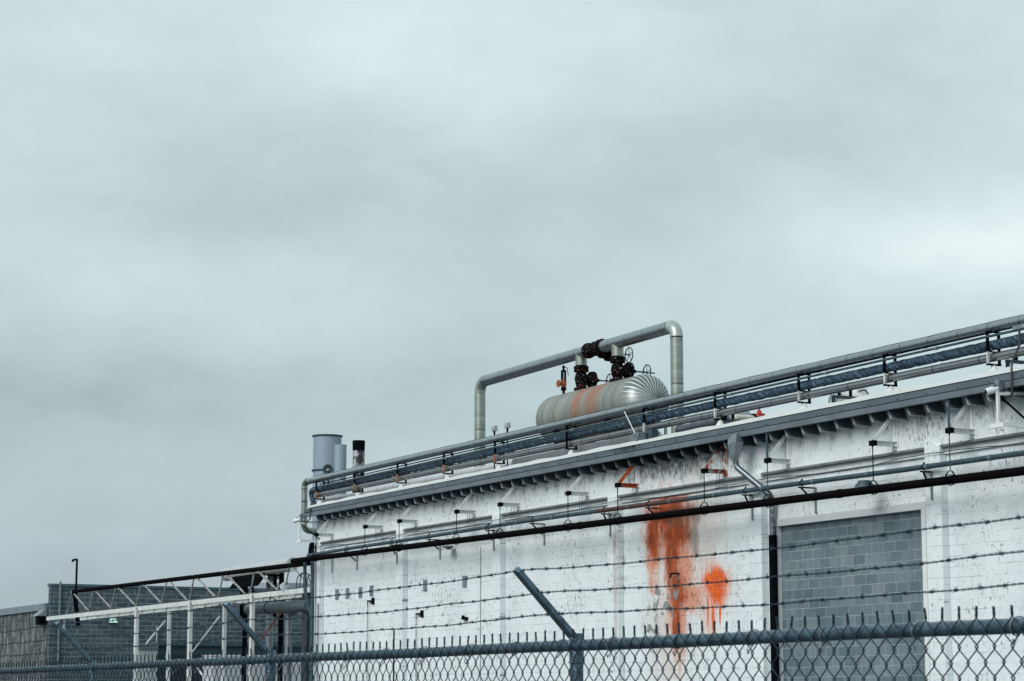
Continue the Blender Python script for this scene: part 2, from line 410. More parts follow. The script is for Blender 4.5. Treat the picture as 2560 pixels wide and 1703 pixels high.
M['infill'] = mat_block('grey_infill_block', ((.070, .122, .150), (.245, .295, .325)), (.37, .43, .455), .406, .203, .0058, 'X', .55)
M['far_block'] = mat_block('dark_grey_far_block', ((.022, .052, .070), (.12, .155, .175)), (.32, .38, .41), .57, .2, .0085, 'Y', .62)
M['stained_block'] = mat_block('stained_far_block', ((.03, .042, .048), (.09, .10, .105)), (.10, .12, .12), .5, .2, .02, 'X', .5, .75)
M['pale_block'] = mat_block('pale_far_block', ((.30, .34, .38), (.38, .42, .46)), (.25, .29, .32), .9, 1.3, .02, 'Y', .5)

# ------------------------------------------------------------------ ground
gm, nb, b = new_mat('asphalt')
p = nb.pos(); n1 = nb.noise(p, .4, 5); n2 = nb.noise(p, 60, 3)
fin(nb, b, nb.mix(nb.rng(n1, .3, .7), (.045, .05, .052), (.085, .09, .09)), .9, 0, nb.bump(n2, .4, .01))
mb = MB(); mb.v = [(-900, -900, 0), (900, -900, 0), (900, 900, 0), (-900, 900, 0)]; mb.f = [(0, 1, 2, 3)]
tag(mb.build('ground', gm, smooth=False), None, None, kind='structure')

# ------------------------------------------------------------------ main building
XL = XW(785, YP, 1450)               # left corner
XE = -16.0                           # right end, out of frame
XFL = XW(753, YF, 1284)
oL = XW(1947, YW, 1500); oR = XW(2314, YW, 1480); oT = 5.22
bld = thing('industrial_building', 'long white painted block building with grey fascia and rust stained wall', 'building', ((XL + XE) / 2, YW + 8, 0))
w = MB()
w.box(XL, oL, YW, YW + .3, 0, 6.40); w.box(oR, XE, YW, YW + .3, 0, 6.40); w.box(oL, oR, YW, YW + .3, oT, 6.40)
w.box(XL, XE, YU, YW + .3, 6.403, 7.32)
w.box(XL, XL + .3, YW + .302, 48, 0, 7.32); w.box(XE - .3, XE, YW + .302, 48, 0, 7.32); w.box(XL, XE, 48.002, 48.3, 0, 7.32)
w.build('wall', M['wall'], bld, smooth=False)
MB().box(oL + .002, oR - .002, YW + .07, YW + .25, 0, oT - .002).build('block_infill', M['infill'], bld, smooth=False, label='grey unpainted block filling the old doorway')
fr = MB(); fr.box(oL - .04, oL + .03, YW - .035, YW + .068, 0, oT); fr.box(oR - .03, oR + .10, YW - .035, YW + .068, 0, oT + .15); fr.box(oL - .04, oR - .032, YW - .035, YW + .068, oT + .002, oT + .15)
fr.build('opening_frame', mat_plain('white_frame_paint', (.72, .75, .75), .5, 0, .08, 3, rust=.12, rustcol=(.4, .09, .03)), bld, smooth=False)
pil = [None, 1006, 1250, 1544.6, 1905, 2358]
pilX = [(XL, XL + .42)]
for q in pil[1:]:
    xr = XW(q, YP, 1450); pilX.append((xr - .48, xr))
pilX.append((pilX[-1][0] + 6.1, pilX[-1][1] + 6.1))
for (a, c) in pilX:
    MB().box(a, c, YP, YW - .001, 0, 6.40).build('pilaster', M['wall'], bld, smooth=False, bevel=.012)
M['ledger'] = mat_plain('grimy_white_channel', (.62, .67, .68), .6, 0, .15, 3, dirt=(.3, .33, .34), streak=.4)
M['ledger_dark'] = mat_plain('shaded_grimy_flange', (.16, .18, .19), .7, 0, .3, 4)  # flange coloured dark for the shading on its face, plus grime
for i in range(len(pilX) - 1):
    a = pilX[i][1] + .01; c = pilX[i + 1][0] - .01
    o = MB().box(a, c, YW - .06, YW - .002, 6.225, 6.348).build('ledger_channel', M['ledger'], bld, smooth=False)
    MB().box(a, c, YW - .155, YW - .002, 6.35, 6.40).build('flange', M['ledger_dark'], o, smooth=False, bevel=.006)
# loose cable running below the ledger
pts = []
X = XL + .1; k = 0
while X < XE:
    pts.append((X, YP - .05, 6.235 + .045 * math.sin(X * 1.03) + random.uniform(-.012, .012) - .03)); X += .45
tag(MB().tube(pts, .009, 5).build('wall_cable', M['rubber']), 'thin loose dark cable drooping along the white wall below the ledge', 'cable')
# steel plates on the wall
pm = mat_plain('grey_blue_plate', (.20, .25, .29), .5, .3, .35, 20, dirt=(.05, .06, .07))
for (px, py) in ((843.5, 1486), (869.5, 1483.6), (902, 1481), (929.7, 1477), (1064, 1464), (1162.5, 1454)):
    c = PY(px, py, YW); MB().box(c.x - .12, c.x + .12, YW - .025, YW - .001, c.z - .155, c.z + .155).build('wall_plate', pm, bld, smooth=False)
# roof, fascia, gutter, ribs
MB().box(XFL + .05, XE + .3, YF + .06, 48.6, 7.325, ZR).build('roof', M['roofing'], bld, smooth=False)
fa = MB()
Xs = XFL + 1.2; seg = []
while Xs < XE + .3: seg.append(Xs); Xs += 3.05
edges = [XFL + .9] + seg[1:] + [XE + .3]
for a, c in zip(edges[:-1], edges[1:]): fa.box(a + .003, c - .003, YF - .0, YF + .03, 7.300, 7.425)
fa.build('fascia', M['fascia'], bld, smooth=False)
gu = MB(); e2 = [XFL] + [q + 1.1 for q in edges[1:-1]] + [XE + .3]
for a, c in zip(e2[:-1], e2[1:]): gu.box(a + .003, c - .003, YF + .006, YF + .10, 7.170, 7.286)
MB().box(XFL + .02, XE + .3, YF + .012, YF + .09, 7.287, 7.299).box(XFL + .9, XE + .3, YF + .002, YF + .05, 7.4255, 7.4345).build('shade_strip', M['black_steel'], bld, smooth=False)  # solid black strips painted in as the shade lines between the bands
gu.build('gutter', mat_plain('grey_painted_gutter', (.14, .172, .20), .55, .1, .25, 1.6, dirt=(.1, .12, .14), streak=2), bld, smooth=False)
sc_ = MB()
for i in range(95):
    q = XFL + 1.4 + i * .92 * .5 * 2
    if q > XE: break
    sc_.ball((q, YF - .004, 7.33), .013, 8, 5)
sc_.build('fascia_bolts', M['black_steel'], bld)
cp = MB(); n = 160; 
for i in range(n):
    a = XFL + .55 + (XE + .3 - XFL - .55) * i / n; c = XFL + .55 + (XE + .3 - XFL - .55) * (i + 1) / n
    f = lambda q: 7.522 + .010 * math.sin(q * 1.7) + .008 * math.sin(q * 4.1 + 1) - (.05 * max(0, 1 - (q - XFL - .55) / 1.5))
    cp.quadbox([(a, YF - .02, 7.435), (c, YF - .02, 7.435), (c, YF + .22, 7.436), (a, YF + .22, 7.436), (a, YF - .015, f(a)), (c, YF - .015, f(c)), (c, YF + .2, f(c)), (a, YF + .2, f(a))])
cp.build('roof_flashing', M['cap'], bld, angle=60)
MB().box(XFL + .1, XE + .2, YF + .102, YU - .002, 7.262, 7.323).build('soffit', M['deck'], bld, smooth=False)
rb = MB(); re_ = MB(); X = XFL + .85
while X < XE:
    y0 = YF + .13; y1 = YU - .002
    poly = [(X, y0, 7.26), (X + .09, y0, 7.26), (X + .225, y0, 7.01), (X + .14, y0, 7.01)]
    rb.prism(poly, (0, y1 - y0, 0))
    poly = [(X + .025, y0 - .008, 7.25), (X + .07, y0 - .008, 7.25), (X + .20, y0 - .008, 7.015), (X + .16, y0 - .008, 7.015)]
    re_.prism(poly, (0, .007, 0))
    re_.box(X + .165, X + .235, y0, y1, 6.999, 7.009)
    X += .60
o = rb.build('ribbed_soffit', M['deck'], bld, smooth=False)
re_.build('rib_ends', M['deck_edge'], o, smooth=False)

def add_grime(mat, px, py, sx, sz, Y, colr, amt=.9):
    nt = mat.node_tree; nb = NB(nt); b = nt.nodes['Principled BSDF']; src = b.inputs['Base Color'].links[0].from_socket
    p = nb.pos(); x, y, z = nb.sep(p)
    wp = nb.m('MULTIPLY', nb.m('SUBTRACT', nb.noise(nb.v('MULTIPLY', p, (1, 0, .4)), 3., 6, .7), .5), 1.6)
    k = blob(nb, x, z, px, py, sx, sz, Y, .6, wp)
    nb.put(b.inputs['Base Color'], nb.mix(nb.m('MULTIPLY', k, amt), src, colr))
add_grime(M['fascia'], 1562, 1098, .75, .4, YF, (.012, .016, .018))
for q in (1660, 1420): add_grime(M['deck_edge'], q, 1150, 3.2, 1.0, YF, (.05, .06, .065), .85)
add_grime(M['deck'], 1650, 1150, 4., 1.0, YF, (.03, .036, .04), .8)
# ------------------------------------------------------------------ downpipe
A0 = PY(1836, 1108, YF - .03); A1 = PY(1838, 1150, YF + .02); A2 = PY(1842, 1168, YF + .05); B0 = PY(1928, 1240, YW - .22); B1 = PY(1932, 1262, YW - .12)
B1.x = PY(1931, 1290, B1.y).x; B1.z = B0.z - .18
dp = thing('downpipe', 'galvanised downpipe with hopper under the gutter, black in its lower half', 'downpipe', (B1.x, B1.y, 0))
hp = MB(); hz = (7.24, 6.99, 6.72); hx = A0.x
hp.quadbox([(hx - .17, YF - .10, 7.02), (hx + .17, YF - .10, 7.06), (hx + .17, YF + .10, 7.06), (hx - .17, YF + .10, 7.02), (hx - .17, YF - .08, 7.16), (hx + .17, YF - .08, 7.25), (hx + .17, YF - .013, 7.25), (hx - .17, YF - .013, 7.16)])
hp.quadbox([(A1.x - .06, YF - .06, A1.z), (A1.x + .06, YF - .06, A1.z), (A1.x + .06, YF + .06, A1.z), (A1.x - .06, YF + .06, A1.z), (hx - .165, YF - .095, 7.019), (hx + .165, YF - .095, 7.058), (hx + .165, YF + .095, 7.058), (hx - .165, YF + .095, 7.019)])
hp.build('hopper', M['galv'], dp, smooth=False)
pts = fillet([A1 + Vector((0, 0, .01)), A2, B0, B1 + Vector((0, 0, 0)), Vector((B1.x, B1.y, 5.02))], .12, 3)
MB().tube(pts, .066, 14).build('upper_pipe', mat_plain('shiny_galvanised_pipe', (.20, .23, .26), .42, .85, .3, 9), dp)
rg = MB()
for q in (A1.lerp(A2, .8), B1 + Vector((0, 0, -.08)), Vector((B1.x, B1.y, 5.45)), Vector((B1.x, B1.y, 5.25))): rg.lathe(q - Vector((0, 0, .02)), (0, 0, 1), [(0, .072), (.04, .072)], 14)
rg.build('coupling', M['galv'], dp)
MB().tube([(B1.x, B1.y, 5.03), (B1.x, B1.y, 0)], .092, 16).build('lower_pipe', M['black_steel'], dp)

# ------------------------------------------------------------------ pipe brackets on the wall
YB = YW - .66                       # brown pipe centre line
bx0, bx1 = PY(729, 1403, YB), PY(2560, 1177.5, YB)
def brown_z(X): return bx0.z + (bx1.z - bx0.z) * (X - bx0.x) / (bx1.x - bx0.x)
ords = ['first', 'second', 'third', 'fourth', 'fifth', 'sixth', 'seventh', 'eighth', 'ninth', 'tenth', 'eleventh', 'twelfth']
PR = mat_plain('part_rusted_white_steel', (.62, .65, .64), .6, 0, .15, 5, rust=.58, rustcol=(.36, .075, .02), streak=2)
brp = [835, 957.6, 1044, 1188.5, 1298.5, 1470.3, 1595.7, 1815, 1975.5, 2243, 2438]
notes = {0: 'white triangular steel bracket nearest the left corner of the wall',
         6: 'rust orange triangular bracket left of the orange stain on the upper wall',
         7: 'triangular bracket with rusty brace and arm, just left of the downpipe',
         8: 'white triangular bracket just right of the downpipe, long rod passing up to the gutter',
         9: 'white triangular bracket above the right part of the block filled doorway',
         10: 'rightmost white triangular bracket, beside the wall security camera, tall conduit on its tip'}
for i, px in enumerate(brp):
    X = XW(px, YU - .04, 1150) - .09
    loc = (X, YU, 6.48)
    lab = notes.get(i, 'white triangular steel pipe bracket, %s from the left corner of the wall' % ords[i])
    t = thing('pipe_bracket', lab, 'bracket', loc, 'triangular pipe brackets along the upper wall')
    rust = i in (6, 7)
    mt = M['rust_steel'] if i == 6 else PR if i == 7 else M['white_steel']
    tip = YB + .02
    a = MB().channel((X, YU - .005, 6.55), (X, tip, 6.55), .07, .10, .012, lip=-1); a.build('arm', mt, t, smooth=False)
    ep = MB().box(X - .085, X + .085, tip - .05, tip + .03, 6.50, 6.60); ep.build('arm_end', M['black_steel'], t, smooth=False)
    MB().box(X - .05, X + .05, YU - .045, YU - .002, 6.43, 7.06).box(X + .052, X + .10, YU - .014, YU - .002, 6.40, 7.06).build('back_channel', M['white_steel'] if not i == 7 else PR, t, smooth=False)
    MB().channel((X - .01, YU - .04, 7.10), (X - .01, tip + .07, 6.60), .06, .055, .01, upv=(1, 0, 0)).build('brace', mt, t, smooth=False)
    bz = brown_z(X)
    rod = MB().tube([(X, YB, 6.62 if i not in (8, 10) else 7.12), (X, YB, bz + .17)], .011, 6)
    if i in (8, 10): rod.tube([(X, YB, 7.12), (X, YB, 6.61)], .024, 8)
    rod.build('hanger_rod', M['teal_pipe'] if i in (8, 10) else M['black_steel'], t)
    cl = MB(); cl.ball((X, YB, 6.485), .02, 8, 6)
    rr = .105
    pts = [(X, YB + rr * .35, bz + .17), (X, YB + rr, bz + .09), (X, YB + rr, bz), (X, YB + rr * .7, bz - rr * .7), (X, YB, bz - rr), (X, YB - rr * .7, bz - rr * .7), (X, YB - rr, bz), (X, YB - rr, bz + .09), (X, YB - rr * .35, bz + .17), (X, YB + rr * .35, bz + .17)]
    for dx in (-.012, .0, .012): cl.tube([(q[0] + dx, q[1], q[2]) for q in pts], .008, 5)
    cl.tube([(X - .02, YB - rr, bz + .095), (X - .02, YB + rr, bz + .095)], .008, 5)
    cl.build('pipe_clevis', M['black_steel'], t)
    # thin wires hanging from the arm
    if i in (1, 3, 4, 5, 7):
        ww = MB(); ww.tube([(X, YU - .16, 6.5), (X - .02, YU - .17, 6.16)], .006, 4); ww.tube([(X, YU - .22, 6.5), (X - .08, YU - .2, 6.16)], .006, 4)
        ww.build('hanging_wire', M['black_steel'], t)

# ------------------------------------------------------------------ brown pipe with its jog, runs on as top chord of the rack
YT = YW + .35                        # rack plane
rend = PY(183, 1479, YT)
bp = thing('brown_pipe', 'long dark brown pipe hung along the wall and on over the white rack', 'pipe', (bx0.x, YB, 0))
pr = .082
right = Vector((XE, YB, brown_z(XE)))
xe = bx0.x + .0
pts = [right] + [Vector((right.x + (xe - right.x) * k / 24, YB, brown_z(right.x + (xe - right.x) * k / 24))) for k in range(1, 25)]
zT = PY(724, 1415, YT).z
j0 = Vector((xe, YB, brown_z(xe)))
jog = fillet([pts[-2], j0, Vector((xe - .02, YT, zT)), Vector((xe - .6, YT, zT))], .13, 6)
MB().tube(pts[:-1] + jog[1:-1] + [Vector((xe - .6, YT, zT))], pr, 16).build('wall_run', M['brown_pipe'], bp)
MB().tube([Vector((xe - .6, YT, zT)), rend], pr, 16).build('rack_run', M['brown_pipe'], bp)
el = [rend + Vector((.02, 0, 0)), rend + Vector((-.15, 0, -.02)), Vector((rend.x - .15, YT + .15, 3.9))]
dl = MB().tube(fillet([rend + Vector((.25, 0, 0)), rend + Vector((.0, .05, 0)), Vector((rend.x + .05, YT + .25, 4.6))], .12, 4), .095, 14); dl.build('drop_leg', M['black_steel'], bp)
for X in (XW(1450, YB), XW(2100, YB), XW(1000, YB)): MB().lathe((X, YB, brown_z(X)), (1, 0, 0), [(-.05, .093), (.05, .093)], 16).build('coupling', M['brown_pipe'], bp)

# teal pipe
YTe = YW - .33
tp = thing('teal_pipe', 'slim weathered blue green pipe clamped to the wall above the brown pipe', 'pipe', (XL, YTe, 0))
key = [(770, 1389), (900, 1367), (1050, 1345), (1300, 1305), (1560, 1269), (1700, 1250), (1960, 1214), (2250, 1176), (2560, 1133)]
P = [PY(a, c, YTe) for a, c in key]
def teal_z(X):
    for a, c in zip(P[:-1], P[1:]):
        if a.x <= X <= c.x: return a.z + (c.z - a.z) * (X - a.x) / (c.x - a.x)
    return P[-1].z if X > P[-1].x else P[0].z
pts = []; X = P[0].x
while X < XE: pts.append((X, YTe, teal_z(X))); X += .6
MB().tube([(pts[0][0] - .05, YTe + .1, pts[0][2] - .06)] + pts, .052, 14).build('pipe_run', M['teal_pipe'], tp)
rm = MB()
X0r = XW(1490, YTe); X1r = XW(1720, YTe)
cs = []; X = P[0].x + 1.
while X < XE: cs.append(X); X += 1.9
cpm_ = mat_plain('pale_galvanised_coupling', (.14, .20, .23), .5, .5, .3, 9)
for X in cs: MB().lathe((X, YTe, teal_z(X)), (1, 0, 0), [(-.045, .058), (.045, .058)], 14).build('coupling', cpm_, tp)
MB().tube([(X0r, YTe, teal_z(X0r)), ((X0r + X1r) / 2, YTe, teal_z((X0r + X1r) / 2)), (X1r, YTe, teal_z(X1r))], .0545, 14).build('rusted_length', mat_plain('rust_red_pipe', (.06, .035, .035), .6, 0, .4, 6, rust=.42, rustcol=(.16, .022, .010)), tp, label='rust red length of the teal pipe over the orange stain')
# strut supports of the teal pipe
stp = [895, 994, 1101.8, 1236, 1362, 1527, 1655, 1882.6, 2041.5, 2333]
sn = {6: 'steel strut bracket on the big orange rust stain holding the teal pipe', 7: 'steel strut bracket just left of the black downpipe',
      8: 'steel strut bracket above the left part of the block filled doorway', 9: 'rightmost steel strut bracket, on the pilaster right of the block filled doorway', 3: 'steel strut bracket with an orange rust drip below its foot'}
for i, px in enumerate(stp):
    onp = any(a - .05 <= XW(px, YP, 1300) <= c + .05 for a, c in pilX)
    Yb = (YP if onp else YW) - .002
    X = XW(px, Yb, 1300); tz = teal_z(X)
    lab = sn.get(i, 'small galvanised strut bracket under the teal pipe, %s from the left corner of the wall' % ords[i])
    t = thing('strut_bracket', lab, 'bracket', (X, Yb, tz - .6), 'strut brackets carrying the teal pipe')
    zt = tz - .075
    mt = M['galv'] if i != 6 else M['rust_steel']
    MB().channel((X, Yb - .025, zt - .55), (X, Yb - .025, zt), .035, .045, .006, upv=(1, 0, 0)).box(X - .028, X + .028, Yb - .02, Yb, zt - .55, zt).build('strut', mt, t, smooth=False)
    MB().box(X - .05, X - .005, YTe - .09, Yb - .03, zt - .03, zt).build('arm', M['black_steel'], t, smooth=False)
    MB().bar((X - .03, Yb - .05, zt - .28), (X - .03, YTe - .02, zt - .03), .03, .03).build('brace', M['black_steel'], t, smooth=False)
    MB().ring((X - .03, YTe, tz), (1, 0, 0), .058, .009, 16, 6).ball((X - .03, YTe, tz + .075), .02, 8, 6).build('clamp', M['black_steel'], t)

# ------------------------------------------------------------------ pipes on the roof edge
def line_pts(a, c, Y, step=.6, x1=XE):
    a = PY(a[0], a[1], Y); c = PY(c[0], c[1], Y); s = (c.z - a.z) / (c.x - a.x)
    n = max(2, int((x1 - a.x) / step)); return [Vector((a.x + (x1 - a.x) * k / n, Y, a.z + s * (x1 - a.x) * k / n)) for k in range(n + 1)]
top = line_pts((770, 1204), (2560, 801), YR)
t = thing('large_roof_pipe', 'thickest metal clad pipe, topmost of the run along the roof edge', 'pipe', (top[0].x, YR, ZR))
MB().tube(top, .100, 20).build('pipe_run', M['jacket'], t)
bead = []
for k in range(1, 90):
    q = top[0].lerp(top[-1], k / 90); bead.append(q + Vector((0, -.02, .101 + (.006 if k % 3 == 0 else 0))))
MB().tube(bead, .006, 5).build('seam_strip', M['black_steel'], t)
e0 = top[0]; dn = Vector((e0.x - .28, YR, e0.z)); 
b1 = Vector((dn.x, YR, 6.84)); b2 = Vector((dn.x + .1, YR + 1.2, 6.80))
pts = fillet([top[0], dn, b1, Vector((dn.x + .0, YR + 1.4, 6.80))], .20, 8)
MB().tube(pts, .098, 18).build('drop_leg', M['jacket_v'], t)
sm = MB(); sm.lathe(top[0] - Vector((.01, 0, 0)), (1, 0, 0), [(-.01, .108), (.03, .108)], 20); sm.lathe((dn.x, YR, dn.z - .22), (0, 0, 1), [(-.01, .104), (.01, .104)], 20)
sm.build('elbow_collar', M['black_steel'], t)
low = line_pts((793, 1238), (2560, 878), YR)
t = thing('lower_roof_pipe', 'metal clad pipe at the bottom of the run just above the roof edge', 'pipe', (low[0].x, YR, ZR))
MB().tube(low, .083, 18).build('pipe_run', M['jacket_low'], t)
for k in range(2, len(low), 5): MB().lathe(low[k], (1, 0, 0), [(-.03, .087), (.03, .087)], 18).build('coupling', M['jacket_low'], t)
# wrapped blue pipe
bl = line_pts((783, 1226), (2560, 847), YR - .01, .028)
mW, nb, b = new_mat('crumpled_blue_wrap')
p = nb.pos(); x, y, z = nb.sep(p)
sk = nb.comb(nb.m('ADD', x, nb.m('MULTIPLY', z, .9)), nb.m('MULTIPLY', y, .7), nb.m('MULTIPLY', z, .35))
w1 = nb.noise(sk, 4.2, 3, .5, .9); w2 = nb.noise(nb.v('ADD', sk, (7, 3, 1)), 9., 3, .55, .6)
rdg = nb.m('ABSOLUTE', nb.m('SUBTRACT', w1, .5))
c = nb.mix(nb.rng(w2, .3, .7), (.014, .042, .078), (.045, .10, .16))
c = nb.mix(nb.rng(nb.noise(nb.v('MULTIPLY', p, (1, 1, 1)), 1.1, 4, .6), .4, .62, 0, .75), c, (.010, .026, .045))
c = nb.mix(nb.rng(rdg, .03, .0, 0, .5), c, (.17, .27, .36))
fin(nb, b, c, .36, .0, nb.bump(nb.m('ADD', nb.m('MULTIPLY', rdg, -4.), w2), 1., .05), .33)
Nn = len(bl); ph = rng.random(8) * 6.28
from mathutils import noise as mn
def rfw(i, a):
    X = bl[i].x
    ph = X * 1.7 + 1.5 * math.sin(X * .83) + .8 * math.sin(X * 2.9) + .12 * math.sin(a + .6) + .25 * mn.noise(Vector((X * 2, a, 0)))
    fr = abs((ph % 1) - .5) * 2                      # 1 at each cinch
    cin = max(0, fr - .72) / .28
    fold = mn.noise(Vector((X * 5 + 1.2 * math.cos(a - .6), math.sin(a) * 1.2, 3)))
    return 1.05 - .15 * cin + .13 * fold + .07 * mn.noise(Vector((X * .9, 0, 9))) + .07 * mn.noise(Vector((X * 13 + a, math.cos(a) * 2.5, math.sin(a) * 2.5))) * (1 + cin) + .03 * math.sin(X * .9)
t = thing('wrapped_pipe', 'pipe wrapped in crumpled dark blue plastic, between the two metal clad roof pipes', 'pipe', (bl[0].x, YR, ZR))
MB().tube(bl, .093, 22, rf=rfw).build('plastic_wrap', mW, t, angle=180)
MB().tube(fillet([bl[0] + Vector((.1, .0, 0)), bl[0] + Vector((-.22, 0, 0)), bl[0] + Vector((-.05, .05, -.45))], .12, 5), .085, 16).build('wrapped_elbow', mW, t)
# two conduits
for nm, lb, a, c, r_, Y, mt in (('thin_conduit', 'thin black conduit directly under the thick roof pipe', (800, 1211), (2560, 813), .017, YR - .02, M['black_steel']),
                                ('grey_conduit', 'slim grey conduit with couplings running above the blue wrapped pipe', (800, 1216.5), (2560, 821.5), .026, YR - .16, M['teal_pipe'])):
    pts = line_pts(a, c, Y)
    t = thing(nm, lb, 'conduit', pts[0])
    MB().tube(pts, r_, 10).build('conduit_run', mt, t)
    for k in range(3, len(pts), 6): MB().lathe(pts[k], (1, 0, 0), [(-.05, r_ * 1.35), (.05, r_ * 1.35)], 10).build('coupling', M['galv'] if r_ > .02 else mt, t)
def zl(L, X): return L[0].z + (L[-1].z - L[0].z) * (X - L[0].x) / (L[-1].x - L[0].x)
# U frames carrying the pipes
frp = [792.5, 887.5, 994.6, 1110, 1237.5, 1417, 1610.5, 1789, 1999.5, 2216, 2477]
fn = {0: 'rust stained pipe frame at the far left end of the roof edge', 5: 'dark pipe frame in front of the left half of the rusty tank', 6: 'dark pipe frame just left of the right upright of the tall arch pipe',
      7: 'pipe frame beside the cream pipe and red valve', 10: 'rightmost pipe frame on the roof edge with white painted lower post', 9: 'second pipe frame from the right on a white cone', 8: 'third pipe frame from the right, left of the round fan'}
rustpost = mat_plain('orange_primer_post', (.42, .20, .09), .6, 0, .4, 7, rust=.5, rustcol=(.30, .07, .02), dirt=(.65, .66, .64))
whitepost = mat_plain('white_flaked_post', (.6, .62, .6), .6, 0, .3, 7, rust=.3, rustcol=(.2, .07, .03), dirt=(.05, .05, .05))
fy0, fy1 = YR - .125, YR + .135
for i, px in enumerate(frp):
    X = XW(px, fy0, 1100)
    lab = fn.get(i, 'dark U shaped pipe frame, %s from the left end of the roof edge' % ords[i])
    t = thing('pipe_support', lab, 'pipe support', (X, YR, ZR), 'pipe frames along the roof edge')
    zt = zl(top, X) - .105; zb = zl(low, X) - .125
    zm = zl(low, X) + .10
    MB().box(X - .022, X + .022, fy0 - .025, fy0 + .02, zm, zt).build('post', M['black_steel'], t, smooth=False)
    MB().box(X - .02, X + .02, fy0 - .023, fy0 + .018, zb, zm).build('painted_post', rustpost if i < 5 else M['black_steel'] if i == 5 else whitepost, t, smooth=False)
    MB().box(X - .022, X + .022, fy1 - .02, fy1 + .025, zb, zt).build('post', M['black_steel'], t, smooth=False)
    MB().box(X - .03, X + .03, fy0 - .03, fy1 + .03, zb - .03, zb).box(X - .03, X + .03, fy0 - .03, fy1 + .03, zt + .002, zt + .026).box(X - .02, X + .02, fy0 + .021, fy1 - .021, zm - .012, zm + .012).build('crossbar', M['black_steel'], t, smooth=False)
    MB().tube([(X, YR, ZR + .2), (X, YR, zb - .031)], .026, 10).lathe((X, YR, zb - .05), (0, 0, 1), [(0, .045), (.02, .045)], 8).build('stem', M['black_steel'], t)
    MB().lathe((X, YR, ZR + .001), (0, 0, 1), [(0, .16), (.1, .13), (.30, .036), (.305, .0285)], 14).build('cone', M['cap'], t)

# ------------------------------------------------------------------ tank
YK = 29.3
k0 = PY(1397, 1050, YK); k1 = PY(1611, 1001, YK); kz = (k0.z + k1.z) / 2; RK = .66
tank = thing('pressure_tank', 'horizontal metal clad tank with orange rust bands and ribbed dome end on the roof', 'tank', ((k0.x + k1.x) / 2, YK, ZR))
mT, nb, b = new_mat('weathered_tank_cladding')
p = nb.pos(); x, y, z = nb.sep(p)
st = nb.noise(nb.comb(nb.m('MULTIPLY', x, 1.), nb.m('MULTIPLY', z, .06), nb.m('MULTIPLY', y, .05)), 7.5, 6, .75)
c = nb.mix(nb.rng(st, .3, .7), (.13, .145, .14), (.38, .405, .385))
c = nb.mix(nb.m('MULTIPLY', nb.rng(nb.noise(p, 1.6, 4), .45, .7), .5), c, (.34, .34, .25))
def xband(px, wd, soft=.4):
    c0 = PY(px, 1000, YK - RK).x
    q = nb.m('DIVIDE', nb.m('ABSOLUTE', nb.m('SUBTRACT', nb.m('ADD', x, nb.m('MULTIPLY', nb.m('SUBTRACT', nb.noise(nb.v('MULTIPLY', p, (1.5, .4, .4)), 5., 6, .7), .5), .8)), c0)), wd)
    return nb.rng(q, 1 - soft, 1 + soft * .5, 1, 0, True)
rust = nb.m('MAXIMUM', xband(1437, .36, .9), xband(1476, .44, .9))
zf = nb.rng(nb.m('ADD', z, nb.m('MULTIPLY', nb.noise(p, 3, 4), .6)), kz - .2, kz + .6, .55, 1)
c = nb.mix(nb.m('MULTIPLY', nb.m('MULTIPLY', rust, zf), nb.rng(st, .3, .62, .1, .95)), c, nb.mix(nb.rng(nb.noise(p, 9, 5), .35, .65), (.33, .085, .025), (.42, .17, .08)))
hf = nb.rng(x, k0.x + .1, k0.x - .35); c = nb.mix(nb.m('MULTIPLY', hf, nb.rng(nb.noise(p, 5, 5), .35, .6)), c, (.13, .15, .15))
fr_ = nb.m('FRACT', nb.m('DIVIDE', nb.m('SUBTRACT', x, k0.x), (k1.x - k0.x) / 5.001))
ring = nb.rng(nb.m('ABSOLUTE', nb.m('SUBTRACT', fr_, .5)), .487, .494)
c = nb.mix(nb.m('MULTIPLY', ring, .8), c, (.03, .035, .035))
fin(nb, b, c, .5, .35, nb.bump(nb.m('ADD', nb.m('MULTIPLY', st, .5), nb.m('MULTIPLY', ring, -1)), .25, .015))
prof = [(0, RK), (k1.x - k0.x, RK)]
cyl = MB(); L = k1.x - k0.x
cyl.lathe((k0.x, YK, kz), (1, 0, 0), [(L * k / 20, RK) for k in range(21)], 56)
cyl.build('shell', mT, tank)
dome = [(-.50 * math.cos(a), RK * math.sin(a)) for a in [math.pi / 2 * k / 12 for k in range(13)]]
dome[0] = (-.50, .01)
MB().lathe((k0.x + .001, YK, kz), (1, 0, 0), dome, 56).build('left_head', mT, tank)
mG, nb, b = new_mat('folded_gore_cladding')
p = nb.pos(); d = nb.v('SUBTRACT', p, (0, YK, kz)); dx, dy, dz = nb.sep(d)
ang = nb.m('ARCTAN2', dz, dy)
fr_ = nb.m('FRACT', nb.m('MULTIPLY', nb.m('DIVIDE', ang, 2 * math.pi), 30.))
ln = nb.rng(nb.m('ABSOLUTE', nb.m('SUBTRACT', fr_, .5)), .44, .47)
n1 = nb.noise(p, 8, 5)
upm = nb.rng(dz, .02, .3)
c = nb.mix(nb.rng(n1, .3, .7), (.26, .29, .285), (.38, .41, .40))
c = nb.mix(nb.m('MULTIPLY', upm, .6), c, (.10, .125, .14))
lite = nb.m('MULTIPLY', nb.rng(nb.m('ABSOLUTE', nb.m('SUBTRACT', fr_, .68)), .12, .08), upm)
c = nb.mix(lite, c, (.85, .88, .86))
c = nb.mix(nb.m('MULTIPLY', ln, .75), c, (.04, .05, .05))
fin(nb, b, c, .42, .5, nb.bump(fr_, .5, .03))
L2 = .50
